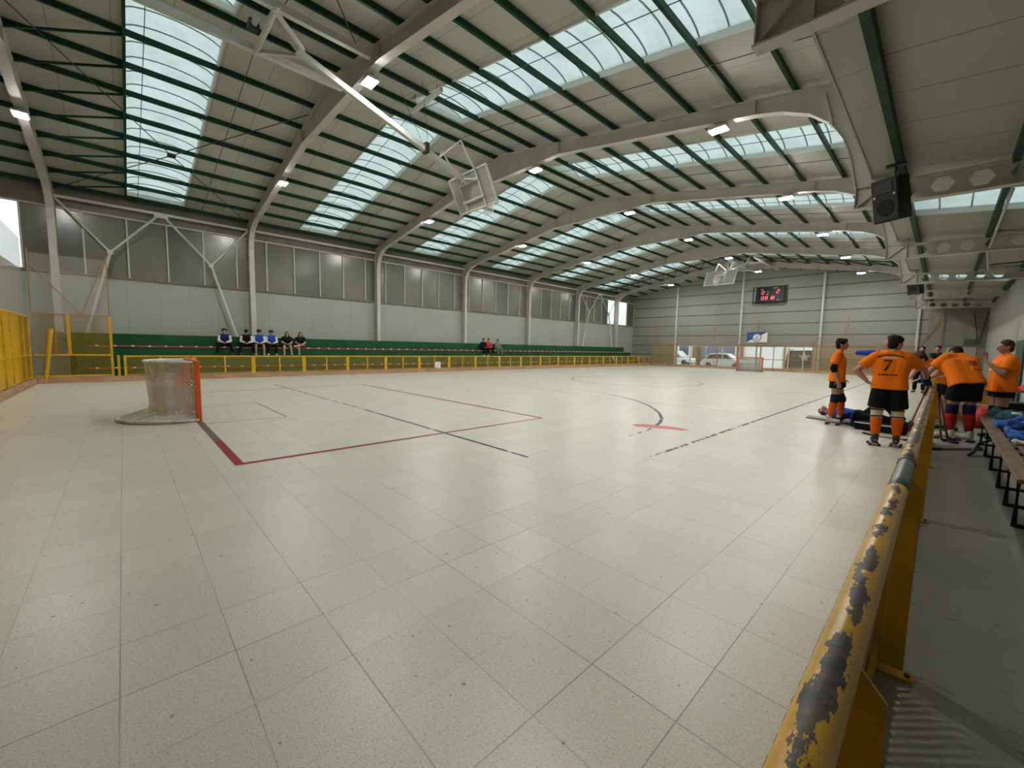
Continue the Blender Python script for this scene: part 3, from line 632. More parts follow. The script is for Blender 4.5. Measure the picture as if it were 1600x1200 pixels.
def goal(y, s, lab):
    root = empty('hockey_goal', (0, y, 0), lab, 'goal', 'rink hockey goals')
    T = Matrix.Translation((0, y, 0)) @ Matrix.Diagonal((1, s, 1, 1))
    def tr(P): return [tuple(T @ Vector(p)) for p in P]
    for x in (-0.885, 0.885): 
        c = T @ Vector((x, 0, 0.54)); MB().box(c, (0.075, 0.085, 1.08)).build('post', M_ORAN, root, bevel=0.012)
    c = T @ Vector((0, 0, 1.09)); MB().box(c, (1.85, 0.085, 0.075)).build('crossbar', M_ORAN, root, bevel=0.012)
    top = dee(0.86, 0.70, 16, 1.09); base = dee(0.90, 1.10, 16, 0.035); bx = dee(0.86, 0.62, 16, 0.18)
    MB().path(tr(top), 0.022, 8).build('top_hoop', M_SCUF, root, smooth=True)
    MB().path(tr(base), 0.035, 8).build('base_hoop', M_SCUF, root, smooth=True)
    MB().tube(T @ Vector((-0.85, 0.0, 0.03)), T @ Vector((0.85, 0.0, 0.03)), 0.015, n=6).build('threshold_bar', M_SCUF, root)
    for i in (5, 11): MB().path(tr([top[i], (top[i][0]*0.97, top[i][1]*0.92, 0.5), (bx[i][0], bx[i][1], 0.18), base[i]]), 0.012, 6).build('back_stay', M_SCUF, root)
    def loft(rows, name, m, i0=0, i1=16):
        vs = []; uv = []; acc = [0]
        for i in range(i0+1, i1+1): acc.append(acc[-1]+math.dist(rows[0][i], rows[0][i-1]))
        h = 0
        for k, r in enumerate(rows):
            if k: h += math.dist(rows[k][8], rows[k-1][8])
            for i in range(i0, i1+1): vs.append(r[i]); uv.append((acc[i-i0], h))
        w = i1-i0+1
        MB().add(tr(vs), [(k*w+i, k*w+i+1, (k+1)*w+i+1, (k+1)*w+i) for k in range(len(rows)-1) for i in range(w-1)]).build(name, m, root, uv=uv)
    mid = [(a[0]*0.985, a[1]*0.97, 0.66) for a in top]
    mid2 = [(a[0]*0.98, a[1]*0.93, 0.30) for a in top]
    low = [(a[0]*0.95, a[1]*0.98, 0.13) for a, b in zip(top, base)]
    loft([top, mid], 'net_upper', M_GNET); loft([mid, mid2, low, base], 'net_lower', M_GNETD)
    roof_ = [(a[0], -0.03, 1.09) for a in top]; loft([roof_, top], 'net_roof', M_GNETD)
    inner_ = [[(x, -0.04-0.18*t, z) for t in [i/16 for i in range(17)]] for z in (1.0, 0.06) for x in (0.80,)]
    loft(inner_, 'side_net', M_RNET); loft([[(-q[0], q[1], q[2]) for q in r] for r in inner_], 'side_net', M_RNET)
    drop = [[(-0.8+1.6*i/16, -0.45, z) for i in range(17)] for z in (0.95, 0.08)]
    loft(drop, 'drop_net', M_GNET)
goal(0.0, 1, 'white netted goal with orange posts in the near half of the rink'); goal(34.0, -1, 'small distant goal with orange posts in front of the far window strip')
# ---------------------------------------------------------------- ceiling-hung basketball boards
M_BOARD = mat('board_acrylic', (0.42, 0.41, 0.39), 0.3); M_BOARD.node_tree.nodes['Principled BSDF'].inputs['Alpha'].default_value = 0.62; M_RIM = mat('rim_paint', (0.35, 0.10, 0.05), 0.5)
M_CORD = net_mat('hoop_cord', 0, 1, 0.07, 0.012, (0.8, 0.8, 0.78), uv=True, diamond=True)
def hoop(y0, s, lab):
    def Y(t): return y0+s*t
    root = empty('basketball_backstop', (0, Y(1.6), 8.2), lab, 'basketball hoop', 'folded basketball backstops')
    def V(x, y, z): return Vector((x, Y(y), z))
    for x in (-0.82, 0.82):
        MB().beam(V(x, -2.5, 7.98), V(x, 3.4, 7.98), 0.12, 0.14).build('carrier_beam', M_BRACE, root)
        MB().beam(V(x, 1.45, 7.93), V(x*0.15, 2.2, 7.86), 0.07, 0.07).build('hinge_arm', M_BRACE, root)
    MB().tube(V(-0.95, 1.5, 7.95), V(0.95, 1.5, 7.95), 0.06, n=10).build('pivot_shaft', M_BRACE, root)
    MB().beam(V(0, 1.62, 8.36), V(0, 2.2, 7.84), 0.10, 0.10).build('crank', M_BRACE, root)
    MB().beam(V(0, 2.1, 7.86), V(0, 6.75, 6.42), 0.13, 0.13).build('swing_arm', M_BRACE, root, bevel=0.01)
    MB().box(V(0, 5.35, 6.90), (0.2, 0.12, 0.26)).build('clamp', M_DARK, root)
    MB().box(V(-0.32, 1.35, 8.14), (0.22, 0.2, 0.2)).build('winch', M_DARK, root, bevel=0.03)
    MB().tube(V(-0.22, 1.35, 8.14), V(0.1, 1.35, 8.14), 0.06, n=12).build('winch_drum', M_BRACE, root)
    MB().beam(V(-0.28, 1.5, 8.0), V(-0.1, 1.62, 8.36), 0.05, 0.05).build('crank_link', M_BRACE, root)
    # board plane: top (6.75,6.64) -> bottom (7.25,5.74)
    tp, bt = Vector((0, 6.76, 6.66)), Vector((0, 7.22, 5.74)); dn = (bt-tp).normalized(); nr = Vector((0, -dn.z, dn.y)); 
    if nr.y < 0: nr = -nr
    def B(x, t, o=0.0): q = tp+dn*t+nr*o; return V(x, q.y, q.z)
    H = (bt-tp).length
    MB().add([B(-0.9, 0), B(0.9, 0), B(0.9, H), B(-0.9, H), B(-0.9, 0, 0.02), B(0.9, 0, 0.02), B(0.9, H, 0.02), B(-0.9, H, 0.02)],
             [(0, 1, 2, 3), (7, 6, 5, 4), (0, 4, 5, 1), (1, 5, 6, 2), (2, 6, 7, 3), (3, 7, 4, 0)]).build('backboard', M_BOARD, root)
    fr = MB()
    up = V(0, (tp+nr).y, 0)
    for a, b in ((B(-0.9, 0), B(0.9, 0)), (B(0.9, 0), B(0.9, H)), (B(0.9, H), B(-0.9, H)), (B(-0.9, H), B(-0.9, 0))): fr.beam(a, b, 0.055, 0.055)
    fr.build('board_frame', M_BRACE, root)
    tg = MB()
    for a, b in ((B(-0.3, .35, .025), B(0.3, .35, .025)), (B(0.3, .35, .025), B(0.3, .8, .025)), (B(0.3, .8, .025), B(-0.3, .8, .025)), (B(-0.3, .8, .025), B(-0.3, .35, .025))): tg.beam(a, b, 0.05, 0.01, up=(0, s*nr.y, nr.z))
    tg.build('target_square', M_WHITE, root)
    for x in (-0.45, 0.45):
        MB().beam(B(x, 0.02, -0.05), B(x, H-0.02, -0.05), 0.06, 0.05).build('back_channel', M_BRACE, root)
    for t in (0.25, 0.75): MB().beam(B(-0.5, t, -0.07), B(0.5, t, -0.07), 0.08, 0.05).build('back_channel', M_BRACE, root)
    for x in (-0.45, 0.45):
        MB().tube(V(0, 6.6, 6.46), B(x, 0.28, -0.07), 0.03, n=8).build('fork', M_BRACE, root)
        MB().tube(V(x, 6.2, 7.25), B(x, 0.1, -0.05), 0.03, n=8).build('stay', M_BRACE, root)
        MB().tube(V(x, 6.2, 7.25), V(0, 5.75, 6.76), 0.022, n=6).build('stay', M_BRACE, root)
    c = tp+dn*0.85+nr*0.40
    ring = [V(0.225*math.cos(a*math.pi/9), 0, 0)+Vector((0, 0, 0)) for a in range(18)]
    rp = []; bp = []
    for a in range(18):
        ca, sa = math.cos(a*math.pi/9)*0.225, math.sin(a*math.pi/9)*0.225
        q = c+nr*sa; rp.append(V(ca, q.y, q.z)); q2 = c+nr*sa*0.65+dn*0.4; bp.append(V(ca*0.65, q2.y, q2.z-0.05))
    MB().path(rp, 0.010, 6, closed=True).build('rim', M_RIM, root)
    q = tp+dn*0.85; MB().beam(V(0, (q+nr*0.02).y, (q+nr*0.02).z), V(0, (q+nr*0.19).y, (q+nr*0.19).z), 0.16, 0.03).build('rim_bracket', M_RIM, root)
    uv = [(a*0.079, 0) for a in range(18)]+[(a*0.079, 0.4) for a in range(18)]
    MB().add(rp+bp, [(a, (a+1) % 18, 18+(a+1) % 18, 18+a) for a in range(18)]).build('net', M_CORD, root, uv=uv)
    for x in (-0.55, 0.55):
        MB().tube(V(x*0.2, 5.35, 7.0), V(x, 4.9, ft(x)-0.02), 0.006, n=5).build('cable', M_DARK, root)
    MB().box(V(0.15, 5.25, 8.02), (1.5, 0.10, 0.09)).build('pulley_bar', M_BRACE, root)
    for x in (-0.4, 0.7): MB().tube(V(x, 5.25, 8.05), V(x, 5.25, ft(x)+0.02), 0.008, n=5).build('cable', M_DARK, root)
hoop(0.0, 1, 'folded basketball backboard on a long white ceiling arm, nearest the camera'); hoop(34.0, -1, 'distant folded basketball backboard hung from the far end of the roof')
# ---------------------------------------------------------------- scoreboard and flag
sb = empty('scoreboard', (0.05, YF-0.3, 6.2), 'black electronic scoreboard with red digits on the far wall', 'scoreboard')
SBM = Matrix.Translation((0.07, YF-0.32, 6.24)) @ Matrix.Rotation(math.radians(-9), 4, 'X')
place(MB().box((0, 0, 0), (2.05, 0.12, 1.32)).build('case', M_BLACK, sb, bevel=0.02), sb, SBM)
M_LED = mat('red_digit', (1.0, 0.10, 0.16), 0.5, emit=1.1); M_LEDD = mat('dim_digit', (0.22, 0.16, 0.16), 0.5, emit=0.25); M_CAP = mat('board_caption', (0.5, 0.5, 0.48), 0.6)
SEG = {'0': 'abcdef', '1': 'bc', '2': 'abged', '8': 'abcdefg', '9': 'abcdfg'}
def digit(ch, x, z, w, h, m, t=0.035):
    mb = MB(); sh = 0.12
    pos = {'a': (-w, h, w, h), 'b': (w, h, w, 0), 'c': (w, 0, w, -h), 'd': (-w, -h, w, -h), 'e': (-w, -h, -w, 0), 'f': (-w, 0, -w, h), 'g': (-w, 0, w, 0)}
    for s_ in SEG[ch]:
        a, b, c, d = pos[s_]; k = 0.88
        p = Vector(((a+(c-a)*(1-k)/2)+sh*b, 0, b+(d-b)*(1-k)/2)); q = Vector((c-(c-a)*(1-k)/2+sh*d, 0, d-(d-b)*(1-k)/2))
        mb.beam(p, q, 0.01, t, up=(0, 0, 1)) if abs(p.z-q.z) < .02 else mb.beam(p, q, t, 0.01, up=(0, 1, 0))
    return place(mb.build('digit', m, sb), sb, SBM @ Matrix.Translation((x, -0.067, z)))
digit('0', -0.52, 0.16, 0.075, 0.13, M_LED); digit('0', -0.15, 0.16, 0.05, 0.09, M_LEDD, 0.02); digit('2', 0.55, 0.20, 0.085, 0.14, M_LED)
for ch, x in (('0', -0.50), ('9', -0.24), ('1', 0.04), ('8', 0.24)): digit(ch, x, -0.30, 0.08, 0.125, M_LED)
for x, z, w in ((-0.6, 0.44, 0.22), (0.35, 0.50, 0.36), (-0.18, -0.02, 0.16), (0.62, -0.50, 0.18)):
    place(MB().box((0, 0, 0), (w, 0.01, 0.035)).build('caption_bar', M_CAP, sb), sb, SBM @ Matrix.Translation((x, -0.064, z)))
for x in (-0.8, 0.9): MB().beam((x, YF-0.02, 6.2), (x, YF-0.30, 6.2), 0.06, 0.06).build('arm', M_DARK, sb)
for x in (-1.25, 1.2): MB().beam((x, YF-0.03, 5.55), (x, YF-0.03, 6.95), 0.05, 0.07).build('bracket', M_DARK, sb)
for z in (5.6, 6.9): MB().beam((-1.25, YF-0.08, z), (1.2, YF-0.08, z), 0.04, 0.05).build('bracket', M_DARK, sb)
fl = empty('club_flag', (-0.55, yf-0.05, 2.75), 'blue and white diagonal flag with a round crest hung above the far goal', 'flag')
FX0, FX1, FZ0, FZ1, FYY = -1.30, 0.22, 2.33, 3.16, yf-0.06
for x, t in ((FX0+.15, 0), (FX1-.1, 0), (-0.5, 1)): MB().tube((x, FYY, FZ1-.02), (-0.5, yf+0.05, 3.72), 0.010, n=5).build('cord', M_DARK, fl)
def flagpart(name, poly, m, off):
    MB().plate([(x, FYY+off, z) for x, z in poly], 0.004, (0, 1, 0)).build(name, m, fl)
flagpart('blue_half', [(FX0, FZ0), (FX1, FZ1), (FX0, FZ1)], mat('flag_blue', (0.03, 0.07, 0.22), 0.8, var=0.15), 0)
flagpart('white_half', [(FX0, FZ0), (FX1, FZ0), (FX1, FZ1)], M_WHITE, 0)
cx_, cz_ = -0.54, 2.72
def circ(r, n=24, a0=0, a1=2*math.pi): return [(cx_+r*math.cos(a0+(a1-a0)*i/n), cz_+r*math.sin(a0+(a1-a0)*i/n)) for i in range(n)]
flagpart('crest_rim', circ(0.34), mat('crest_navy', (0.04, 0.05, 0.09), 0.8), -0.006)
flagpart('crest_ring', circ(0.30), mat('crest_pale', (0.40, 0.47, 0.55), 0.8), -0.012)
flagpart('crest_disc', circ(0.23), M_WHITE, -0.018)
flagpart('crest_shield', [(cx_-0.09, cz_+0.17), (cx_+0.09, cz_+0.17), (cx_+0.09, cz_-0.02), (cx_, cz_-0.10), (cx_-0.09, cz_-0.02)], MATS['crest_pale'], -0.024)
flagpart('crest_scroll', [(cx_-0.13, cz_-0.06), (cx_, cz_-0.12), (cx_+0.13, cz_-0.06), (cx_+0.10, cz_-0.13), (cx_, cz_-0.17), (cx_-0.10, cz_-0.13)], MATS['crest_navy'], -0.024)
# ---------------------------------------------------------------- loudspeakers
def speaker(x, y, z, sc, yaw, lab):
    T = Matrix.Translation((x, y, z)) @ Matrix.Rotation(yaw, 4, 'Z') @ Matrix.Rotation(math.radians(14), 4, 'X') @ Matrix.Scale(sc, 4)
    root = empty('loudspeaker', (x, y, z), lab, 'speaker', 'black loudspeakers under the walkway beams')
    def pl(mb, nm, m, **k): return place(mb.build(nm, m, root, **k), root, T)
    P = [(-0.21, -0.17), (0.21, -0.17), (0.15, 0.2), (-0.15, 0.2)]
    c = MB(); k = len(P); c.add([(a, b, -0.36) for a, b in P]+[(a, b, 0.36) for a, b in P], [tuple(range(k-1, -1, -1)), tuple(range(k, 2*k))]+[(i, (i+1) % k, k+(i+1) % k, k+i) for i in range(k)])
    pl(c, 'cabinet', M_BLACK, bevel=0.015)
    pl(MB().box((0, -0.178, 0.0), (0.37, 0.015, 0.66)), 'grille', mat('speaker_grille', (0.016, 0.016, 0.017), 0.7, bump=0.6, bscale=180))
    pl(MB().tube((0, -0.176, -0.12), (0, -0.194, -0.12), 0.145, 0.13, 20), 'woofer', M_BLACK)
    pl(MB().plate([(-0.12, -0.19, 0.12), (0.12, -0.19, 0.12), (0.12, -0.19, 0.30), (-0.12, -0.19, 0.30)], 0.012, (0, 1, 0)), 'horn', M_DARK)
    for dx, dz in ((-0.15, 0.08), (0.15, 0.08)): pl(MB().tube((dx, -0.185, dz), (dx, -0.2, dz), 0.018, n=10), 'badge', M_CAP)
    zz = T @ Vector((0, 0.1, 0.36))
    MB().tube(zz, (zz.x, zz.y+0.02, 4.75), 0.018, n=8).build('hanger', M_DARK, root)
    MB().box((zz.x, zz.y, 4.74), (0.26, 0.1, 0.04)).build('hanger_plate', M_DARK, root)
speaker(9.44, 8.85, 4.17, 1.0, math.radians(-28), 'big black loudspeaker hung from the walkway roof, nearest the camera')
speaker(9.14, 25.1, 4.66, 1.15, math.radians(-25), 'distant black loudspeaker hung from the walkway roof')
# ---------------------------------------------------------------- bench side rail
RX, RZ, RR = 10.185, 0.955, 0.031
M_RAIL = wornpaint('chipped_yellow_enamel', (0.60, 0.33, 0.015), (0.035, 0.034, 0.038), 1, 0.72, 0.73)
M_RAIL2 = wornpaint('heavily_chipped_enamel', (0.60, 0.34, 0.02), (0.10, 0.085, 0.075), 1, 0.60, 0.615)
M_BARE = mat('bare_grey_sleeve', (0.10, 0.115, 0.13), 0.42, var=0.25, vscale=14)
rail = empty('barrier_rail', (RX, 3.0, 0), 'chipped yellow tube barrier with flat posts between rink and bench walkway', 'barrier')
def rt(a, b, r, m, nm):
    n = max(2, int((b-a)/0.15)); MB().path([(RX, a+(b-a)*i/n, RZ) for i in range(n+1)], r, 24).build(nm, m, rail, smooth=True)
rt(-1.2, 1.17, RR, M_RAIL, 'top_tube'); rt(1.16, 1.76, RR*0.93, M_BARE, 'bare_sleeve'); rt(1.745, 8.9, RR, M_RAIL2, 'top_tube')
MB().path([(RX, 1.735, RZ), (RX, 1.765, RZ)], RR*1.10, 24).build('weld_collar', M_BARE, rail, smooth=True)
M_PERF = net_mat('perforated_yellow', 1, 2, 0.05, 0.020, (0.58, 0.34, 0.02), fill=0.0, diamond=True)
posts = [-1.15, -0.05, 1.57, 4.14, 6.7, 8.85]
for yy in posts:
    p = MB().plate([(RX-0.01, yy, 0.03), (RX+0.065, yy, 0.03), (RX+0.065, yy, 0.885), (RX+0.005, yy, 0.955), (RX-0.01, yy, 0.955)], 0.008, (0, 1, 0))
    o = p.build('post', M_YELD, rail)
    MB().bb(RX-0.04, RX-0.012, yy-0.004, yy+0.10, 0.03, 0.925).build('post_flange', M_YELD, rail)
    MB().bb(RX-0.04, RX+0.10, yy-0.035, yy+0.035, 0.0, 0.012).build('base_plate', M_YELD, rail)
    MB().tube((RX+0.08, yy, 0.012), (RX+0.08, yy, 0.026), 0.011, n=6).build('bolt', mat('rust', (0.18, 0.06, 0.03), 0.8), rail)
for a, b in zip(posts, posts[1:]):
    MB().beam((RX-0.03, a+0.1, 0.10), (RX-0.03, b, 0.10), 0.02, 0.04).build('lower_rail', M_YELD, rail)
    MB().beam((RX-0.005, a+0.02, 0.905), (RX-0.005, b-0.02, 0.905), 0.012, 0.05).build('upper_rail', M_YELD, rail)
    MB().add([(RX-0.045, a, 0.1), (RX-0.045, b, 0.1), (RX-0.045, b, 0.9), (RX-0.045, a, 0.9)], [(0, 1, 2, 3)]).build('mesh', M_PERF, rail)
    z = 0.90; q = []
# beyond the gap the barrier goes on to the far end
for k in range(7):
    a = 11.2+3.6*k; b = min(a+3.6, KY1-0.1)
    fence_panel('barrier', RX-0.1, a, b, 0.22, 0.93, M_NETY, label='low yellow barrier panel on the bench side, %s beyond the opening' % ORD[k], group='bench side barrier panels', n=3, m=M_YELD)
# opening gate frame across the walkway
gt = empty('timber_gate', (10.7, 12.6, 0), 'timber and ochre frame standing across the walkway behind the players', 'gate')
MB().bb(10.16, 11.2, 12.60, 12.65, 0.02, 0.42).build('board', M_KERBX, gt)
MB().bb(10.16, 11.2, 12.61, 12.64, 0.44, 0.93).build('board', mat('ochre_board', (0.42, 0.22, 0.03), 0.6, var=0.1), gt)
for x in (10.2, 11.15): MB().bb(x-0.03, x+0.03, 12.59, 12.66, 0, 0.98).build('post', M_YELD, gt)
MB().beam((10.2, 12.60, 0.95), (11.15, 12.60, 0.95), 0.05, 0.05).build('rail', M_YELD, gt)
# ---------------------------------------------------------------- people
SKIN = mat('skin', (0.40, 0.215, 0.15), 0.55, var=0.05); SKIN2 = mat('skin_light', (0.50, 0.30, 0.22), 0.55)
HAIRB = mat('black_hair', (0.012, 0.009, 0.008), 0.6, bump=0.5, bscale=90); HAIRN = mat('brown_hair', (0.06, 0.035, 0.02), 0.6, bump=0.5, bscale=90)
ORSH = mat('orange_shirt', (0.86, 0.19, 0.012), 0.8, bump=0.35, bscale=7); BLKC = mat('black_cloth', (0.008, 0.008, 0.011), 0.85, bump=0.3, bscale=9)
NAVY = mat('navy_cloth', (0.012, 0.018, 0.07), 0.8, bump=0.3, bscale=9); BLUE = mat('blue_cloth', (0.02, 0.06, 0.33), 0.8, bump=0.3, bscale=9)
WHTC = mat('white_cloth', (0.60, 0.61, 0.60), 0.8); ORSO = mat('orange_sock', (0.62, 0.11, 0.012), 0.85, bump=0.3, bscale=30); REDSO = mat('red_sock', (0.30, 0.02, 0.02), 0.85)
PADN = mat('navy_pad', (0.01, 0.014, 0.04), 0.5); PADW = mat('white_pad', (0.55, 0.52, 0.47), 0.7); SHOEW = mat('white_boot', (0.55, 0.55, 0.54), 0.45); SHOEB = mat('black_boot', (0.012, 0.014, 0.025), 0.4)
METL = mat('skate_metal', (0.35, 0.35, 0.36), 0.35, metal=0.8); WHL = mat('wheel_rubber', (0.03, 0.03, 0.035), 0.5); EYE = mat('eye_dark', (0.02, 0.012, 0.01), 0.3); LIP = mat('lip', (0.25, 0.09, 0.07), 0.5)
GREYC = mat('grey_cloth', (0.16, 0.165, 0.165), 0.85, var=0.2); REDC = mat('red_cloth', (0.50, 0.02, 0.035), 0.8)
def fuse(name, mb, voxel, m, parent, smooth=3):
    """one continuous skin from overlapping limbs"""
    me = bpy.data.meshes.new('tmp'); me.from_pydata(mb.v, [], mb.f)
    bm = bmesh.new(); bm.from_mesh(me); bmesh.ops.recalc_face_normals(bm, faces=bm.faces); bm.to_mesh(me); bm.free()
    o = bpy.data.objects.new('tmp', me); COL.objects.link(o)
    md = o.modifiers.new('r', 'REMESH'); md.mode = 'VOXEL'; md.voxel_size = voxel; md.use_smooth_shade = True
    dg = bpy.context.evaluated_depsgraph_get(); dg.update()
    nm = bpy.data.meshes.new_from_object(o.evaluated_get(dg)); bpy.data.objects.remove(o); nm.name = name
    bm = bmesh.new(); bm.from_mesh(nm)
    for _ in range(smooth): bmesh.ops.smooth_vert(bm, verts=bm.verts, factor=0.5, use_axis_x=True, use_axis_y=True, use_axis_z=True)
    bm.to_mesh(nm); bm.free()
    for p in nm.polygons: p.use_smooth = True
    nm.materials.clear(); nm.materials.append(m)
    o = bpy.data.objects.new(name, nm); COL.objects.link(o)
    if parent: o.parent = parent; o.matrix_parent_inverse = Matrix.Translation(-parent.location)
    return o
def cap(mb, a, b, r0, r1=None, n=12):
    r1 = r0 if r1 is None else r1
    mb.tube(a, b, r0, r1, n); mb.ball(a, r0*0.995, n=n, m=8); mb.ball(b, r1*0.995, n=n, m=8); return mb
def basis(fwd, up=Vector((0, 0, 1))):
    f = Vector(fwd).normalized(); r = f.cross(up).normalized(); u = r.cross(f); return r, f, u
STAND = dict(pel=(0, 0, .95), waist=(0, .005, 1.10), chest=(0, 0, 1.29), neck=(0, -.01, 1.45), head=(0, .02, 1.625),
    hipL=(-.095, 0, .92), hipR=(.095, 0, .92), kneL=(-.11, .02, .50), kneR=(.11, .02, .50), ankL=(-.12, 0, .09), ankR=(.12, 0, .09),
    shL=(-.185, -.01, 1.41), shR=(.185, -.01, 1.41), elL=(-.25, -.03, 1.13), elR=(.25, -.03, 1.13), wrL=(-.26, .06, .89), wrR=(.26, .06, .89),
    hdL=(0, .15, -1), hdR=(0, .15, -1), look=(0, 1, 0), ftL=(-.12, 1, 0), ftR=(.12, 1, 0))
def hand(mb, w, d, side, s, grip=False):
    """palm plus five separate bent fingers; w wrist, d direction"""
    w = Vector(w); r, f, u = basis(d, Vector((0, 0, 1)) if abs(Vector(d).normalized().z) < .9 else Vector((0, 1, 0)))
    pc = w+f*0.05*s
    mb.ball(pc, 1, sc=(0.040*s, 0.017*s, 0.050*s), rot=Matrix((r, u, f)).transposed())
    fing = MB(); cur = 0.9 if grip else 0.35
    for k, (o, L) in enumerate(((-.030, .066), (-.010, .076), (.011, .072), (.030, .056))):
        p = w+r*o*s+f*0.088*s; d1 = (f*math.cos(cur*.5)-u*math.sin(cur*.5)); d2 = (f*math.cos(cur*1.4)-u*math.sin(cur*1.4)); d3 = (f*math.cos(cur*2)-u*math.sin(cur*2))
        q = p+d1*L*.45*s; q2 = q+d2*L*.32*s; q3 = q2+d3*L*.23*s
        fing.path([p-f*0.012*s, p, q, q2, q3], [.0095*s, .0095*s, .0088*s, .008*s, .006*s], 7)
    t0 = w+f*0.03*s-r*side*0.03*s; t1 = t0+(f*.6-r*side*.75-u*.2).normalized()*0.045*s; t2 = t1+(f*.9-r*side*.2-u*.35).normalized()*0.03*s
    fing.path([t0, t0*.5+t1*.5, t1, t2], [.013*s, .012*s, .010*s, .008*s], 7)
    return fing
def person(label, base, face, J=None, s=1.0, lift=0.0, build=1.0, group=None, skin=SKIN, hair=HAIRB, hairstyle='short', shirt=ORSH, sleeve=0.62, hem=0.10,
           shorts=BLKC, leglen=0.62, socks=None, shoes='boot', shoem=SHOEW, pads=None, voxel=0.011, female=False, gloves=(), trouser=False, look=None, sleeve_m=None, elbow=None, hairlen=0):
    P = dict(STAND); P.update(J or {})
    fx_, fy_ = Vector((face[0], face[1], 0)).normalized().xy; Rm = Matrix(((fy_, fx_, 0), (-fx_, fy_, 0), (0, 0, 1)))   # local x right, y forward
    B = Vector(base)
    G = {k: (B+Vector((0, 0, lift))+Rm @ (Vector(v)*s)) if k not in ('hdL', 'hdR', 'look', 'ftL', 'ftR') else (Rm @ Vector(v)).normalized() for k, v in P.items()}
    if look: G['look'] = Vector(look).normalized()
    b = build; mb = MB()
    tr, tf, tu = basis(Rm @ Vector((0, 1, 0)), (G['neck']-G['pel']).normalized())
    for sd, k in ((-1, 'L'), (1, 'R')):
        h, kn, an = G['hip'+k], G['kne'+k], G['ank'+k]
        cap(mb, h, kn, .086*s*b, .057*s*b); c = kn.lerp(an, .3); cap(mb, kn, c, .055*s*b, .056*s*b); cap(mb, c-tf*0.01, an, .056*s*b, .037*s)
        ft = G['ft'+k]; cap(mb, an+Vector((0, 0, -.045*s))-ft*.03*s, an+Vector((0, 0, -.055*s))+ft*.14*s, .036*s, .03*s)
        sh, el, wr = G['sh'+k], G['el'+k], G['wr'+k]
        cap(mb, sh, el, .050*s*b, .040*s*b); c = el.lerp(wr, .3); cap(mb, el, c, .039*s*b, .041*s*b); cap(mb, c, wr, .041*s*b, .026*s)
        cap(mb, G['neck']-(G['neck']-G['chest'])*.12, sh, .052*s, .056*s*b)
        for t0, t1, o0, o1, r0, r1 in (('pel', 'waist', .065, .06, .108, .098), ('waist', 'chest', .06, .085, .098, .110), ('chest', 'neck', .085, .05, .105, .055)):
            cap(mb, G[t0]+tr*sd*o0*s*b, G[t1]+tr*sd*o1*s*b, r0*s*b, r1*s*b)
        if female: mb.ball(G['chest']+tr*sd*.07*s+tf*.09*s, .055*s)
    lk = G['look']; hr, hf, hu = basis(lk, (G['head']-G['neck']).normalized()*.6+Vector((0, 0, .4))) if abs(lk.z) < .95 else basis(lk, Vector((0, 1, 0)))
    HM = Matrix((hr, hf, hu)).transposed(); hc = G['head']
    cap(mb, G['neck'], hc-hu*.04*s-hf*.01*s, .056*s, .052*s)
    mb.ball(hc+hu*.015*s, 1, sc=(.075*s, .092*s, .105*s), rot=HM, n=16, m=12)
    cap(mb, hc-hu*.065*s+hf*.045*s, hc-hu*.075*s+hf*.055*s, .040*s, .033*s); cap(mb, hc-hu*.035*s+hf*.03*s, hc-hu*.04*s+hf*.05*s, .055*s, .045*s)
    cap(mb, hc+hu*.012*s+hf*.082*s, hc-hu*.020*s+hf*.108*s, .011*s, .016*s)
    mb.ball(hc+hu*.028*s+hf*.075*s, 1, sc=(.055*s, .022*s, .014*s), rot=HM)
    for sd in (-1, 1): mb.ball(hc+hr*sd*.078*s-hu*.005*s-hf*.005*s, 1, sc=(.012*s, .02*s, .032*s), rot=HM)
    fg = []
    for sd, k in ((-1, 'L'), (1, 'R')): fg.append(hand(mb, G['wr'+k], G['hd'+k], sd, s, grip=k in gloves))
    body = fuse('person', mb, voxel, skin, None)
    # fingers share the body's mesh
    bm = bmesh.new(); bm.from_mesh(body.data)
    for f_ in fg:
        vs = [bm.verts.new(v) for v in f_.v]
        for q in f_.f:
            try: fc = bm.faces.new([vs[i] for i in q]); fc.smooth = True
            except ValueError: pass
    bm.to_mesh(body.data); bm.free()
    tag(body, label, 'person', group)
    vc = voxel*1.15
    # eyes, mouth, hair
    for sd in (-1, 1): MB().ball(hc+hr*sd*.030*s+hu*.010*s+hf*.087*s, 1, sc=(.013*s, .008*s, .007*s), rot=HM, n=8, m=6).build('eye', EYE, body, smooth=True)
    MB().ball(hc-hu*.050*s+hf*.091*s, 1, sc=(.022*s, .008*s, .006*s), rot=HM, n=8, m=6).build('mouth', LIP, body, smooth=True)
    if hair:
        hb = MB()
        hb.ball(hc+hu*.040*s-hf*.016*s, 1, sc=(.088*s, .098*s, .094*s), rot=HM, n=16, m=12); hb.ball(hc-hu*.02*s-hf*.045*s, 1, sc=(.078*s, .062*s, .085*s), rot=HM)
        if hairstyle == 'full':
            for a in range(12): hb.ball(hc+hr*.072*s*math.cos(a*.7)+hu*(.06+.035*math.sin(a*.7))*s-hf*.02*s*(a % 4), .046*s)
            hb.ball(hc+hu*.085*s+hf*.05*s, .042*s)
        if hairstyle == 'long':
            for sd in (-1, 1): cap(hb, hc+hr*sd*.07*s-hf*.02*s, G['neck']+tr*sd*.09*s+tf*.03*s-Vector((0, 0, .10*s)), .035*s, .03*s)
            cap(hb, hc-hf*.07*s, G['neck']-tf*.08*s-Vector((0, 0, .12*s)), .06*s, .05*s)
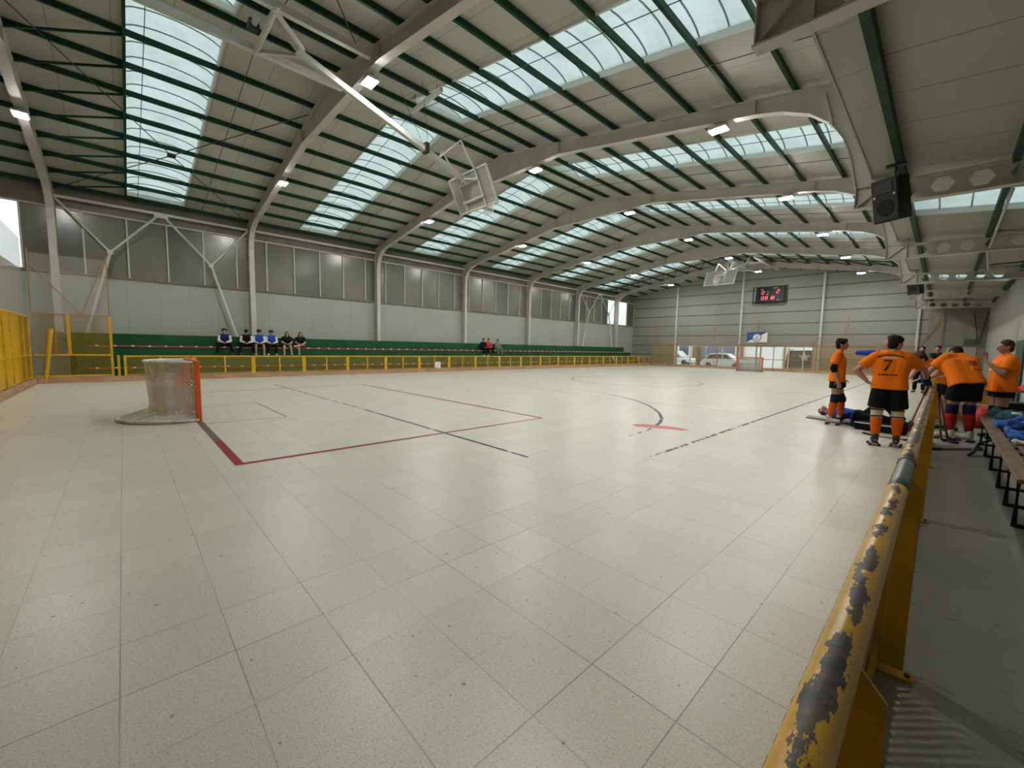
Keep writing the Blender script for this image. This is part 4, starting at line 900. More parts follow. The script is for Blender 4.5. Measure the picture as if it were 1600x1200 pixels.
        if hairstyle == 'cap': hb.plate([hc+hu*.045*s+hf*.06*s+hr*.06*s, hc+hu*.03*s+hf*.17*s+hr*.045*s, hc+hu*.03*s+hf*.17*s-hr*.045*s, hc+hu*.045*s+hf*.06*s-hr*.06*s], .012*s, hu)
        fuse('cap' if hairstyle == 'cap' else 'hair', hb, vc, hair, body, 2)
    # shirt
    sb_ = MB()
    for sd, k in ((-1, 'L'), (1, 'R')):
        sh, el, wr = G['sh'+k], G['el'+k], G['wr'+k]
        if female: sb_.ball(G['chest']+tr*sd*.07*s+tf*.09*s, .078*s)
        for t0, t1, o0, o1, r0, r1 in (('waist', 'chest', .068, .09, .122, .128), ('chest', 'neck', .09, .05, .124, .062)):
            cap(sb_, G[t0]+tr*sd*o0*s*b, G[t1]+tr*sd*o1*s*b, r0*s*b, r1*s*b)
            if sd < 0: cap(sb_, G[t0], G[t1], (r0-.004)*s*b, (r1-.004)*s*b)
        d = (G['pel']-G['waist']).normalized(); e = G['pel']+d*hem*s
        sb_.tube(G['waist']+tr*sd*.068*s*b, e+tr*sd*.075*s*b, .122*s*b, .135*s*b, 16)
        if sd < 0: sb_.tube(G['waist'], e, .119*s*b, .132*s*b, 16)
        cap(sb_, G['neck']-(G['neck']-G['chest'])*.18, sh, .062*s, .070*s*b)
        if sleeve <= 1: sb_.tube(sh, sh.lerp(el, sleeve), .070*s*b, .076*s*b, 14)
        else: 
            sb_.tube(sh, el, .068*s*b, .056*s*b, 14); sb_.ball(el, .056*s*b); sb_.tube(el, el.lerp(wr, .95), .056*s*b, .040*s*b, 14)
    so = fuse('shirt', sb_, vc, shirt, body, 3)
    if sleeve_m:
        for sd, k in ((-1, 'L'), (1, 'R')):
            q = MB(); sh, el, wr = G['sh'+k], G['el'+k], G['wr'+k]
            cap(q, sh.lerp(el, .12), el, .074*s*b, .060*s*b); q.tube(el, el.lerp(wr, .95), .060*s*b, .044*s*b, 14)
            fuse('sleeve', q, vc, sleeve_m, body, 2)
    if elbow:
        for k in elbow[0]:
            q = MB(); sh, el, wr = G['sh'+k], G['el'+k], G['wr'+k]; q.tube(sh.lerp(el, .72), el, .052*s*b, .054*s*b, 14); q.ball(el, .054*s*b); q.tube(el, el.lerp(wr, .3), .054*s*b, .050*s*b, 14)
            fuse('elbow_pad', q, vc, elbow[1], body, 2)
    # shorts or trousers
    q = MB()
    for sd, k in ((-1, 'L'), (1, 'R')):
        h, kn, an = G['hip'+k], G['kne'+k], G['ank'+k]
        cap(q, G['pel']+tr*sd*.066*s*b, h, .122*s*b, .108*s*b)
        if trouser: q.tube(h, kn, .104*s*b, .076*s*b, 14); q.ball(kn, .076*s*b); q.tube(kn, kn.lerp(an, .95), .074*s*b, .060*s*b, 14)
        else: q.tube(h, h.lerp(kn, leglen), .108*s*b, .112*s*b*(1 if leglen < .8 else 1.05), 16)
    fuse('trousers' if trouser else 'shorts', q, vc, shorts, body, 3)
    for sd, k in ((-1, 'L'), (1, 'R')):
        kn, an, ft = G['kne'+k], G['ank'+k], G['ft'+k]
        if socks:
            q = MB(); c = kn.lerp(an, .34); q.tube(kn.lerp(an, .10), c, .062*s*b, .070*s*b, 14); q.tube(c, kn.lerp(an, .93), .070*s*b, .045*s*b, 14)
            fuse('sock', q, vc, socks, body, 2)
        if pads:
            q = MB(); th = kn.lerp(G['hip'+k], .14)
            cap(q, th, kn.lerp(an, .16), .073*s*b, .070*s*b); cap(q, kn+tf*.035*s, kn.lerp(an, .1)+tf*.04*s, .055*s, .05*s)
            po = fuse('knee_pad', q, vc, pads[0], body, 2)
            if pads[1]:
                for t in (-.12, .13):
                    c = kn.lerp(an, t) if t > 0 else kn.lerp(G['hip'+k], -t)
                    MB().tube(c, c+(an-kn).normalized()*.016*s, .0785*s*b, n=18).build('strap', pads[1], po)
        gnd = Vector((an.x, an.y, an.z-.09*s))
        if shoes == 'skate':
            sk = MB(); cap(sk, an+Vector((0, 0, .03*s))-ft*.01*s, an-Vector((0, 0, .03*s))-ft*.015*s, .050*s, .048*s); cap(sk, an-Vector((0, 0, .05*s))-ft*.02*s, an-Vector((0, 0, .055*s))+ft*.15*s, .045*s, .040*s)
            bo = fuse('skate', sk, .009, shoem, body, 2)
            zz = Vector((0, 0, -1)); c = an+zz*.10*s+ft*.06*s
            MB().beam(c-ft*.13*s, c+ft*.13*s, .05*s, .012*s).build('plate', METL, bo)
            rr = ft.cross(Vector((0, 0, 1))).normalized()
            for a in (-.085, .085):
                MB().tube(c+ft*a*s+zz*.030*s-rr*.06*s, c+ft*a*s+zz*.030*s+rr*.06*s, .008*s, n=6).build('axle', METL, bo)
                MB().beam(c+ft*a*s, c+ft*a*s+zz*.03*s, .03*s, .03*s).build('truck', METL, bo)
                for sd2 in (-1, 1): MB().tube(c+ft*a*s+zz*.030*s+rr*sd2*.042*s, c+ft*a*s+zz*.030*s+rr*sd2*.075*s, .031*s, n=14).build('wheel', WHL, bo)
            if socks:
                pass
        elif shoes == 'boot':
            q = MB(); cap(q, an-Vector((0, 0, .035*s))-ft*.03*s, an-Vector((0, 0, .045*s))+ft*.16*s, .044*s, .036*s)
            fuse('shoe', q, .010, shoem, body, 2)
        if k in gloves:
            q = MB(); w, d = G['wr'+k], G['hd'+k]; cap(q, w-d*.07*s, w+d*.02*s, .055*s, .05*s); r_, f_, u_ = basis(d, Vector((0, 0, 1)) if abs(d.z) < .9 else Vector((0, 1, 0)))
            q.ball(w+d*.07*s, 1, sc=(.055*s, .036*s, .055*s), rot=Matrix((r_, u_, f_)).transposed())
            for o in (-.036, -.012, .012, .036): cap(q, w+d*.09*s+r_*o*s, w+d*.135*s+r_*o*s-u_*.03*s, .015*s, .014*s, 8)
            cap(q, w+d*.04*s-r_*sd*.04*s, w+d*.09*s-r_*sd*.07*s, .017*s, .015*s, 8)
            go = fuse('glove', q, .007, NAVY, body, 1)
            for t in (.03, .075): MB().ball(w+d*t*s+u_*.028*s, 1, sc=(.045*s, .014*s, .012*s), rot=Matrix((r_, u_, f_)).transposed(), n=8, m=6).build('glove_panel', WHTC, go)
    return body, G, so

# --- player in profile, left of the group
person('man in orange shirt in profile on white roller skates with black elbow pad', (8.76, 9.86, 0), (1, .08), lift=.052, s=1.0, build=1.04,
    J=dict(ankL=(-.11, .10, .09), kneL=(-.11, .09, .50), ankR=(.11, -.06, .09), kneR=(.11, -.0, .50), elR=(.25, -.06, 1.13), wrR=(.21, .04, .88), elL=(-.25, -.04, 1.13), wrL=(-.2, .1, .9),
           head=(0, .035, 1.62), neck=(0, .0, 1.45)),
    hairstyle='full', sleeve=.66, hem=.10, leglen=.5, socks=ORSO, shoes='skate', shoem=SHOEW, pads=(PADN, None), elbow=('R', BLKC), voxel=.0095)
# --- number seven, back to the camera, right glove on the rail
for k_ in ('orange_shirt', 'black_cloth', 'navy_cloth', 'blue_cloth', 'navy_pad', 'red_sock', 'orange_sock', 'black_hair', 'brown_hair'): MATS[k_].node_tree.nodes['Principled BSDF'].inputs['Specular IOR Level'].default_value = 0.12
b7, G7, sh7 = person('man in orange number 7 shirt seen from behind, white banded knee pads and orange socks', (9.70, 7.92, 0), (-.12, 1), lift=.052, s=.985, build=1.14,
    J=dict(elL=(-.43, -.05, 1.18), wrL=(-.26, -.06, .985), hdL=(.8, .3, -.4), elR=(.40, .18, 1.22), wrR=(.47, .44, 1.02), hdR=(.25, .9, -.35), shR=(.195, .02, 1.42), shL=(-.195, -.01, 1.42),
           ankL=(-.115, -.02, .09), ankR=(.15, .06, .09), kneL=(-.12, .03, .50), kneR=(.14, .08, .50), look=(.75, .6, -.1), neck=(.01, 0, 1.46), head=(.03, .03, 1.63)),
    hairstyle='full', sleeve=.70, hem=.06, leglen=.80, socks=ORSO, shoes='skate', shoem=SHOEB, pads=(PADW, BLKC), gloves=('R',), voxel=.0085)
def on_back(txt, centre, nrm, size, name, m, body, target, dz=0.0, dx=0.0, spread=0):
    """lettering laid onto the shirt"""
    cu = bpy.data.curves.new(name, 'FONT'); cu.body = txt; cu.size = size; cu.align_x = 'CENTER'; cu.align_y = 'CENTER'; cu.resolution_u = 3
    o = bpy.data.objects.new(name, cu); COL.objects.link(o); dg = bpy.context.evaluated_depsgraph_get(); dg.update()
    me = bpy.data.meshes.new_from_object(o.evaluated_get(dg)); bpy.data.objects.remove(o)
    bm = bmesh.new(); bm.from_mesh(me); bmesh.ops.triangulate(bm, faces=bm.faces); bmesh.ops.subdivide_edges(bm, edges=bm.edges, cuts=2, use_grid_fill=False)
    z = Vector(nrm).normalized(); x = Vector((0, 0, 1)).cross(z).normalized(); y = z.cross(x)
    c = Vector(centre)+x*dx+y*dz
    from mathutils.bvhtree import BVHTree
    T = BVHTree.FromObject(target, bpy.context.evaluated_depsgraph_get())
    for v in bm.verts:
        p = c+x*v.co.x+y*v.co.y; h = T.ray_cast(p+z*.6, -z, 1.2)
        v.co = (h[0]+z*.005) if h[0] is not None else p
    bm.to_mesh(me); bm.free(); me.materials.clear(); me.materials.append(m)
    o = bpy.data.objects.new(name, me); COL.objects.link(o); o.parent = target; o.matrix_parent_inverse = Matrix.Identity(4)
    return o
def bars_on(target, c, nrm, rects, m, name):
    from mathutils.bvhtree import BVHTree
    T = BVHTree.FromObject(target, bpy.context.evaluated_depsgraph_get()); z = Vector(nrm).normalized(); x = Vector((0, 0, 1)).cross(z).normalized(); y = z.cross(x)
    for (u, v, w, h, ang) in rects:
        mb = MB(); vs = []
        for a in range(4):
            for b_ in range(2):
                lu, lv = (a/3-.5)*w, (b_-.5)*h; p = Vector(c)+x*(u+lu*math.cos(ang)-lv*math.sin(ang))+y*(v+lu*math.sin(ang)+lv*math.cos(ang))
                q = T.ray_cast(p+z*.6, -z, 1.2); vs.append((q[0]+z*.005) if q[0] is not None else p)
        mb.add(vs, [(2*i, 2*i+2, 2*i+3, 2*i+1) for i in range(3)]); o = mb.build(name, m); o.parent = target
INK = mat('black_print', (0.01, 0.01, 0.012), 0.8); INKW = mat('pale_print', (0.75, 0.55, 0.42), 0.8)
nb = (Vector((.12, -1, 0)))
c7 = G7['chest']+Vector((-.02, 0, -.02))
on_back('7', c7, nb, .25, 'shirt_number', INK, b7, sh7, dx=-.03, dz=.0)
bars_on(sh7, c7, nb, [(-.14+.035*i, .175+.03*math.sin(i*math.pi/8)-.03, .026, .022, .5-.125*i) for i in range(9)], INK, 'print_mark')
bars_on(sh7, c7, nb, [(-.01, .13, .17, .022, 0)], INKW, 'print_bar')
bars_on(sh7, c7, nb, [(-.12+.033*i, -.14, .026, .020, 0) for i in range(7)], INK, 'print_mark')
# --- man with outstretched blue sleeve behind number seven
person('bald man in blue sleeves and orange bib, one arm stretched out', (9.43, 11.7, 0), (-.35, -1), lift=.0, s=1.06, build=1.05,
    J=dict(shR=(.185, 0, 1.43), elR=(.42, .06, 1.43), wrR=(.61, .08, 1.43), hdR=(1, .05, 0), elL=(-.30, .05, 1.15), wrL=(-.20, .22, .98), hdL=(.6, .6, 0), head=(.03, .03, 1.62)), look=(-.95, -.35, -.05),
    hair=None, shirt=ORSH, sleeve=.3, sleeve_m=BLUE, hem=.05, leglen=.75, socks=BLKC, shoes='boot', shoem=SHOEB, voxel=.011)
# --- man bending over the rail
b4, G4, sh4 = person('man in orange shirt bending over the yellow rail, red socks, seen from behind', (10.56, 9.62, 0), (-.42, 1), lift=.052, s=1.0, build=1.17,
    J=dict(pel=(0, -.04, .96), waist=(-.02, .03, 1.09), chest=(-.03, .15, 1.26), neck=(-.03, .27, 1.42), head=(.0, .40, 1.48), shL=(-.21, .20, 1.40), shR=(.17, .24, 1.36),
           elL=(-.40, .25, 1.13), wrL=(-.38, .42, .99), hdL=(-.1, .9, -.3), elR=(.22, .46, 1.18), wrR=(.02, .62, 1.05), hdR=(-.8, .5, -.1),
           hipL=(-.095, -.02, .93), hipR=(.095, -.02, .93), kneL=(-.12, .06, .50), kneR=(.09, .02, .50), ankL=(-.13, .02, .09), ankR=(.08, -.08, .09), ftL=(-1, .5, 0), ftR=(-.7, .8, 0), look=(-.5, .7, -.6)),
    hairstyle='short', sleeve=.66, hem=.05, leglen=.62, socks=REDSO, shoes='skate', shoem=SHOEW, pads=(PADN, None), gloves=('L',), voxel=.0095)
bars_on(sh4, G4['chest'], (.42, -1, .25), [(.10+.03*i, -.10, .022, .02, 0) for i in range(5)]+[(.06+.035*i, .02, .026, .09, 0) for i in range(3)], mat('dark_red_print', (0.30, 0.03, 0.01), 0.8), 'print_mark')
# --- standing man, hand at his mouth
b5, G5, sh5 = person('man in orange shirt standing with one hand at his mouth, black shorts, behind the bench', (11.02, 10.35, 0), (-1, -.28), lift=.0, s=1.02, build=1.15,
    J=dict(elL=(-.24, .10, 1.16), wrL=(-.10, .27, 1.38), hdL=(.25, .1, 1), elR=(.25, -.02, 1.13), wrR=(.24, .08, .9)), look=(-1, -.42, -.06),
    hairstyle='short', hair=HAIRN, sleeve=.72, hem=.10, leglen=.40, socks=None, shoes='boot', shoem=SHOEB, pads=(BLKC, None), voxel=.0105)
bars_on(sh5, G5['chest'], (-1, -.28, 0), [(-.09+.06*i, .03, .03, .09, 0) for i in range(3)]+[(0, -.06, .2, .03, 0)], INKW, 'print_mark')
# --- man leaning on the rail, head down
person('man in orange shirt leaning on the rail with bowed head, beyond the bending player', (10.42, 10.86, 0), (-.75, -.66), lift=.0, s=1.06, build=1.05, skin=SKIN2,
    J=dict(pel=(0, -.05, .92), waist=(0, .08, 1.04), chest=(0, .26, 1.18), neck=(0, .46, 1.29), head=(0, .60, 1.34), shL=(-.18, .38, 1.26), shR=(.18, .38, 1.26),
           elL=(-.24, .52, 1.05), wrL=(-.12, .62, .96), hdL=(.3, .8, -.2), elR=(.24, .50, 1.05), wrR=(.14, .62, .97), hdR=(-.3, .8, -.2),
           hipL=(-.095, -.02, .90), hipR=(.095, -.02, .90)), look=(-.7, -.4, -.65),
    hairstyle='full', hair=HAIRN, sleeve=.6, hem=.04, leglen=.6, shoes='boot', shoem=SHOEB, voxel=.0105)
# --- two people far behind the group
for i, (x, y, lab) in enumerate(((9.66, 22.0, 'distant standing person in grey top, left of the two small heads beyond the group'), (10.08, 22.6, 'distant standing person in black top, right of the two small heads beyond the group'))):
    person(lab, (x, y, 0), (-.2, -1), lift=0, s=1.06+.02*i, shirt=(GREYC, BLKC)[i], sleeve=2, trouser=True, shoem=SHOEB, voxel=.016, group=None)
# --- goalkeeper lying on his back
LK = dict(pel=(0, 0, .14), waist=(0, .18, .15), chest=(0, .36, .16), neck=(0, .52, .16), head=(0, .69, .19))
def lying():
    # local: x across, y towards the head; body lies flat
    J = dict(pel=(0, 0, .16), waist=(0, .16, .16), chest=(0, .36, .17), neck=(0, .52, .17), head=(.0, .68, .20), shL=(-.19, .47, .15), shR=(.19, .47, .15),
             elL=(-.32, .22, .10), wrL=(-.16, .08, .24), hdL=(.7, -.2, .1), elR=(.33, .25, .10), wrR=(.20, .05, .22), hdR=(-.7, -.2, .1),
             hipL=(-.10, -.04, .15), hipR=(.10, -.04, .15), kneL=(-.14, -.42, .20), kneR=(.12, -.32, .52), ankL=(-.16, -.84, .13), ankR=(.14, -.66, .16), ftL=(-.4, -.3, .8), ftR=(.1, -.9, .1), look=(.0, .1, .95))
    return J
person('goalkeeper in blue and black lying on his back on the rink floor, knees raised', (9.15, 10.22, 0), (-1, .30), J=lying(), lift=0, s=1.0, build=1.16, shirt=BLUE, sleeve=2, sleeve_m=NAVY, hem=-.03,
    shorts=BLKC, trouser=True, shoes='boot', shoem=SHOEB, hairstyle='full', hair=HAIRN, voxel=.011)
tag(MB().box((0, 0, 0), (.40, .20, .07)).build('blocker_pad', PADW, bevel=.02), 'flat white blocker pad under the lying goalkeeper\'s head', 'pad')
o = bpy.data.objects['blocker_pad']; o.location = (8.42, 10.40, .037); o.rotation_euler = (0, 0, -.3)
o2 = MB().box((0, 0, 0), (.42, .215, .018)).build('backing', BLKC, bevel=.006); o2.parent = o; o2.location = (0, 0, -.028)
lg = empty('leg_guard', (9.55, 9.62, 0), 'black goalkeeper leg guard with white edging lying on the floor behind number 7', 'pad')
LGM = Matrix.Translation((9.52, 9.55, .085)) @ Matrix.Rotation(-.25, 4, 'Z')
place(MB().box((0, 0, 0), (.72, .26, .15)).build('pad', BLKC, lg, bevel=.03), lg, LGM)
place(MB().box((0, -.135, .06), (.70, .02, .02)).build('edging', WHTC, lg), lg, LGM)
place(MB().box((-.38, 0, 0), (.12, .20, .10)).build('toe_cap', BLKC, lg, bevel=.02), lg, LGM)
# --- spectators on the seating; seat top 1.25, foot step 0.86
SIT = dict(pel=(0, 0, .10), waist=(0, .01, .24), chest=(0, .03, .42), neck=(0, .04, .57), head=(0, .09, .73), hipL=(-.10, .03, .09), hipR=(.10, .03, .09), kneL=(-.17, .40, .10), kneR=(.17, .40, .10),
    ankL=(-.17, .42, -.30), ankR=(.17, .42, -.30), shL=(-.18, .03, .53), shR=(.18, .03, .53), elL=(-.23, .12, .28), elR=(.23, .12, .28), wrL=(-.06, .33, .21), wrR=(.06, .33, .21), hdL=(.5, .7, -.1), hdR=(-.5, .7, -.1))
WB = mat('white_sleeve', (0.58, 0.60, 0.60), 0.85)
def sit(y, label, J=None, x=-11.60, z=1.26, **k):
    P = dict(SIT); P.update(J or {})
    for q in STAND:
        if q not in P: P[q] = STAND[q]
    k.setdefault('voxel', .013); k.setdefault('s', .94)
    return person(label, (x, y, z), (1, -.15), J=P, **k)
dn = dict(look=(1, -.1, -.35))
W2 = dict(kneL=(-.24, .38, .10), kneR=(.24, .38, .10), ankL=(-.27, .42, -.30), ankR=(.27, .42, -.30))
sit(2.30, 'person in blue tracksuit top with pale sleeves, leftmost on the green seating', {**W2}, shirt=NAVY, sleeve=2, sleeve_m=WB, trouser=True, hairstyle='full', hair=HAIRB, shoem=SHOEB)
sit(3.12, 'person in black tracksuit with white sleeves, second from left on the seating', {**W2}, shirt=BLKC, sleeve=2, sleeve_m=WB, trouser=True, hairstyle='cap', hair=HAIRB, shoem=SHOEB, look=(1, -.1, -.4))
sit(3.62, 'person in blue top with white sleeves and shorts, third from left on the seating', shirt=BLUE, sleeve=2, sleeve_m=WB, shorts=BLKC, leglen=.7, hairstyle='full', shoem=SHOEW, look=(1, -.1, -.35))
sit(4.12, 'person in blue top with white sleeves and dark trousers, fourth from left on the seating', shirt=BLUE, sleeve=2, sleeve_m=WB, trouser=True, hairstyle='full', shoem=SHOEW, look=(1, -.1, -.3))
sit(4.78, 'long-haired person in black T-shirt, both feet down, fifth from left on the seating', {**dict(kneL=(-.13, .38, .12))}, shirt=BLKC, sleeve=.7, shorts=NAVY, leglen=.5, hairstyle='long', skin=SKIN2, shoem=SHOEW, female=True, s=.90)
sit(5.38, 'long-haired person in black T-shirt with one leg crossed, rightmost of the six', dict(kneL=(-.10, .36, .18), ankL=(.22, .44, .13), ftL=(1, .3, 0), kneR=(.12, .40, .10), ankR=(.12, .42, -.30)), shirt=BLKC, sleeve=.7, shorts=REDSO, leglen=.5, hairstyle='long', skin=SKIN2, shoem=SHOEW, female=True, s=.90)
sit(17.0, 'person in dark clothes sitting behind the one in red, middle of the seating', dict(), shirt=BLKC, sleeve=2, trouser=True, hairstyle='full', shoem=SHOEW, voxel=.016, s=.96)
sit(17.45, 'person in red top and dark trousers on the middle of the seating', dict(), shirt=REDC, sleeve=2, trouser=True, hairstyle='short', shoem=SHOEB, voxel=.016, s=.98)
sit(18.3, 'person in grey top sitting right of the one in red', dict(), shirt=GREYC, sleeve=2, trouser=True, shorts=GREYC, hairstyle='short', shoem=SHOEB, voxel=.016, s=.95)

sit(31.75, 'person in blue jacket bending forward at the far end of the green seating', dict(waist=(0, .06, .22), chest=(0, .20, .34), neck=(0, .36, .42), head=(0, .47, .42), shL=(-.18, .30, .40), shR=(.18, .30, .40),
    elL=(-.22, .42, .18), elR=(.22, .42, .18), wrL=(-.10, .50, -.02), wrR=(.10, .50, -.02), hdL=(.2, .2, -1), hdR=(-.2, .2, -1)), x=-10.84, z=.47, shirt=BLUE, sleeve=2, sleeve_m=WB, shorts=GREYC, trouser=True, hairstyle='short', shoem=SHOEW, voxel=.016, s=.95, look=(1, 0, -.9))
# ---------------------------------------------------------------- bench and the things on and round it
M_PLANK = wood_mat('bench_timber', (0.13, 0.085, 0.052), (0.24, 0.16, 0.105), 1)
bench = empty('bench', (10.98, 7.1, 0), 'long slatted wooden bench on black steel frames beside the walkway', 'bench')
for x in (10.83, 11.00, 11.17): MB().bb(x-0.065, x+0.065, 4.42, 9.85, 0.425, 0.460).build('slat', M_PLANK, bench, bevel=0.006)
for y in (4.62, 5.35, 6.15, 7.2, 8.25, 9.4):
    f = MB().path([(10.80, y, 0.0), (10.80, y, 0.41), (11.2, y, 0.41), (11.2, y, 0.0)], 0.019, 4)
    f.build('frame', M_BLACK, bench); MB().bb(10.80, 11.2, y-0.015, y+0.015, 0.0, 0.03).build('foot_bar', M_BLACK, bench)
def cloth(name, label, cat, c, size, m, seed, group=None, parent=None):
    """crumpled heap of fabric"""
    rnd = random.Random(seed); mb = MB(); x, y, z = c; a, b, h = size; c = Vector(c)
    for _ in range(9):
        p = Vector((x+rnd.uniform(-.42, .42)*a, y+rnd.uniform(-.42, .42)*b, z+h*.30)); q = p+Vector((rnd.uniform(-.4, .4)*a, rnd.uniform(-.4, .4)*b, rnd.uniform(-.1, .35)*h))
        q.x = min(max(q.x, x-a/2), x+a/2); q.y = min(max(q.y, y-b/2), y+b/2); cap(mb, p, q, h*.34, h*.26, 10)
    mb.box((x, y, z+h*.12), (a*.9, b*.9, h*.22))
    o = fuse(name, mb, .012, m, None, 2); tag(o, label, cat, group); return o
JB = mat('jacket_blue', (0.015, 0.10, 0.42), 0.75, bump=0.5, bscale=14); TEAL = mat('jacket_teal', (0.02, 0.09, 0.12), 0.8, var=0.4, vscale=9, bump=0.5, bscale=16)
cloth('jacket', 'crumpled bright blue jacket on the bench, nearer one', 'jacket', (11.08, 7.15, .462), (.40, .55, .14), JB, 3)
cloth('jacket', 'crumpled blue jacket with white patch heaped at the far part of the bench', 'jacket', (11.05, 8.55, .462), (.42, 1.0, .18), JB, 5)
cloth('jacket', 'small bright blue garment on the near part of the bench', 'jacket', (11.18, 5.55, .462), (.20, .40, .08), JB, 11)
cloth('towel', 'scrap of white cloth beside the nearer blue jacket', 'towel', (10.98, 6.62, .462), (.14, .20, .07), WHTC, 8)
cloth('towel', 'small white cloth on top of the far blue jacket', 'towel', (11.08, 8.62, .63), (.12, .16, .05), WHTC, 9)
cloth('bag', 'dark folded bag on the near part of the bench', 'bag', (11.12, 6.25, .462), (.22, .45, .10), BLKC, 10)
tr = empty('kit_box', (11.25, 11.2, 0), 'open black kit box heaped with dark teal clothing beyond the bench', 'box')
for d, c in (((.62, .02, .62), (11.27, 10.95, .32)), ((.62, .02, .62), (11.27, 11.45, .32)), ((.02, .5, .62), (10.96, 11.2, .32)), ((.02, .5, .62), (11.58, 11.2, .32)), ((.62, .5, .02), (11.27, 11.2, .03))):
    MB().box(c, d).build('side', M_BLACK, tr)
cloth('clothing_heap', 'dark teal clothing heaped in the black kit box', 'clothes', (11.27, 11.2, .42), (.50, .40, .34), TEAL, 21)
cloth('bag', 'dark sports bag on the far end of the bench by the players', 'bag', (11.05, 9.50, .462), (.32, .42, .20), TEAL, 22)
rt_ = empty('folding_table', (11.62, 13.0, 0), 'small table with a red cloth at the right edge behind the players', 'table')
MB().bb(11.3, 11.95, 12.6, 13.5, .74, .77).build('tabletop', M_PLANK, rt_)
for x in (11.34, 11.91):
    for y in (12.64, 13.46): MB().tube((x, y, 0), (x, y, .74), .014, n=8).build('leg', M_DARK, rt_)
cloth('tablecloth', 'crumpled red cloth lying on the small table', 'cloth', (11.62, 13.0, .772), (.60, .80, .13), mat('coral_cloth', (0.62, 0.06, 0.035), 0.8), 31)
cloth('bag', 'red and white bag on the floor between the two right-hand players', 'bag', (11.0, 12.1, 0.0), (.35, .4, .55), mat('red_bag', (0.5, 0.03, 0.03), 0.7, var=0.5, vscale=12), 32)
def stick(label, top, bend, toe, m=None):
    """rink hockey stick: straight shaft and long curved blade"""
    top, bend, toe = Vector(top), Vector(bend), Vector(toe)
    r = empty('hockey_stick', top, label, 'hockey stick')
    MB().path([top, top.lerp(bend, .5), bend], [.014, .014, .016], 8).build('shaft', m or M_STK, r, smooth=True)
    d = (bend-top).normalized(); up = Vector((0, 0, 1)); pts = []
    for i in range(8):
        t = i/7; p = bend.lerp(toe, t)-up*.035*math.sin(t*math.pi); p.z = max(p.z, .022); pts.append(p)
    MB().path(pts, [.018, .024, .028, .028, .028, .027, .024, .014], 8).build('blade', M_BLD, r, smooth=True)
    g = top.lerp(bend, .22); MB().tube(top, g, .0175, n=10).build('grip', M_BLACK, r)
    return r
M_STK = mat('stick_wood', (0.20, 0.09, 0.06), 0.5, var=0.2); M_BLD = mat('stick_blade', (0.012, 0.014, 0.022), 0.4)
stick('black stick with curved blade on the concrete, shaft lying up onto the bench', (11.32, 8.05, .56), (10.74, 8.42, .17), (10.62, 7.98, .03), M_BLACK)
stick('thin stick lying across the concrete toward the bench legs', (10.24, 8.20, .02), (10.74, 8.75, .02), (10.80, 8.95, .02), mat('stick_grey', (0.10, 0.09, 0.08), 0.5))
stick('brown stick leaning on the yellow rail, left of two crossed ones', (10.23, 9.05, 1.0), (10.42, 9.25, .05), (10.55, 9.20, .03))
stick('brown stick leaning on the yellow rail, right of two crossed ones', (10.235, 8.80, 1.02), (10.34, 9.30, .05), (10.48, 9.42, .03))
stick('brown stick leaning against the rink face of the yellow rail', (10.13, 9.0, 1.0), (9.90, 9.55, .05), (9.78, 9.70, .03))
stick('stick with pale brown blade lying on the rink behind number 7', (10.0, 8.78, .02), (9.52, 8.85, .02), (9.32, 9.02, .025), mat('stick_pale', (0.20, 0.14, 0.08), 0.5))
tag(MB().tube((9.02, 10.95, 0), (9.02, 10.95, .026), .037, n=20).build('puck', M_BLACK, bevel=.003), 'small black puck on the floor beyond the lying goalkeeper', 'puck')
# ---------------------------------------------------------------- end of the walkway
dr = empty('door_1', (XA-0.02, 20.3, 0), 'dark green door in the right-hand side wall', kind='structure')
MB().bb(XA-0.06, XA-0.005, 19.4, 21.4, 0.01, 2.05).build('leaf', mat('door_green', (0.012, 0.05, 0.04), 0.5), dr, bevel=0.01)
MB().bb(XA-0.09, XA-0.06, 19.55, 19.6, 0.95, 1.1).build('handle', METL, dr)
dr = empty('door_2', (10.9, YF-0.02, 0), 'pale double door in the end wall of the walkway', kind='structure')
MB().bb(10.3, 10.95, YF-0.05, YF-0.005, 0.01, 2.1).build('leaf', mat('door_cream', (0.33, 0.31, 0.26), 0.6), dr, bevel=0.01)
MB().bb(10.97, 11.62, YF-0.05, YF-0.005, 0.01, 2.1).build('leaf', MATS['door_cream'], dr, bevel=0.01)
struct('trim_20', MB().bb(10.0, 11.95, YF-0.09, YF-0.005, 2.12, 2.2), M_BAND, 'dark lintel over the pale door at the walkway end')
tag(MB().box((11.3, YF-0.08, 2.42), (.5, .14, .32)).build('meter_box', mat('box_green_grey', (0.07, 0.08, 0.06), 0.6), bevel=.02), 'small dark box fixed above the walkway end door', 'box')
wb = empty('end_bracing', (11.2, YF-0.15, 2.2), 'dark V-shaped bracing at the end wall of the walkway', 'bracing')
for a, b in (((11.35, 4.3), (11.65, 2.3)), ((11.95, 4.3), (11.68, 2.3)), ((9.0, 2.2), (10.0, 4.1)), ((10.02, 4.55), (10.0, 2.2))):
    MB().beam((a[0], YF-0.14, a[1]), (b[0], YF-0.14, b[1]), .05, .05).build('brace', M_OCHRE if a[0] < 10.5 else M_DARK, wb)
pd = empty('conduit', (10.85, 12.4, 4.5), 'pale cable conduit hung along the walkway purlin', 'pipe')
MB().path([(10.9, 11.0, 4.55), (10.9, 14.2, 4.56), (10.9, 17.5, 4.5), (11.05, 20.0, 4.35), (11.5, 20.2, 4.33), (11.98, 20.2, 4.33)], .022, 8).build('pipe', M_BRACE, pd, smooth=True)
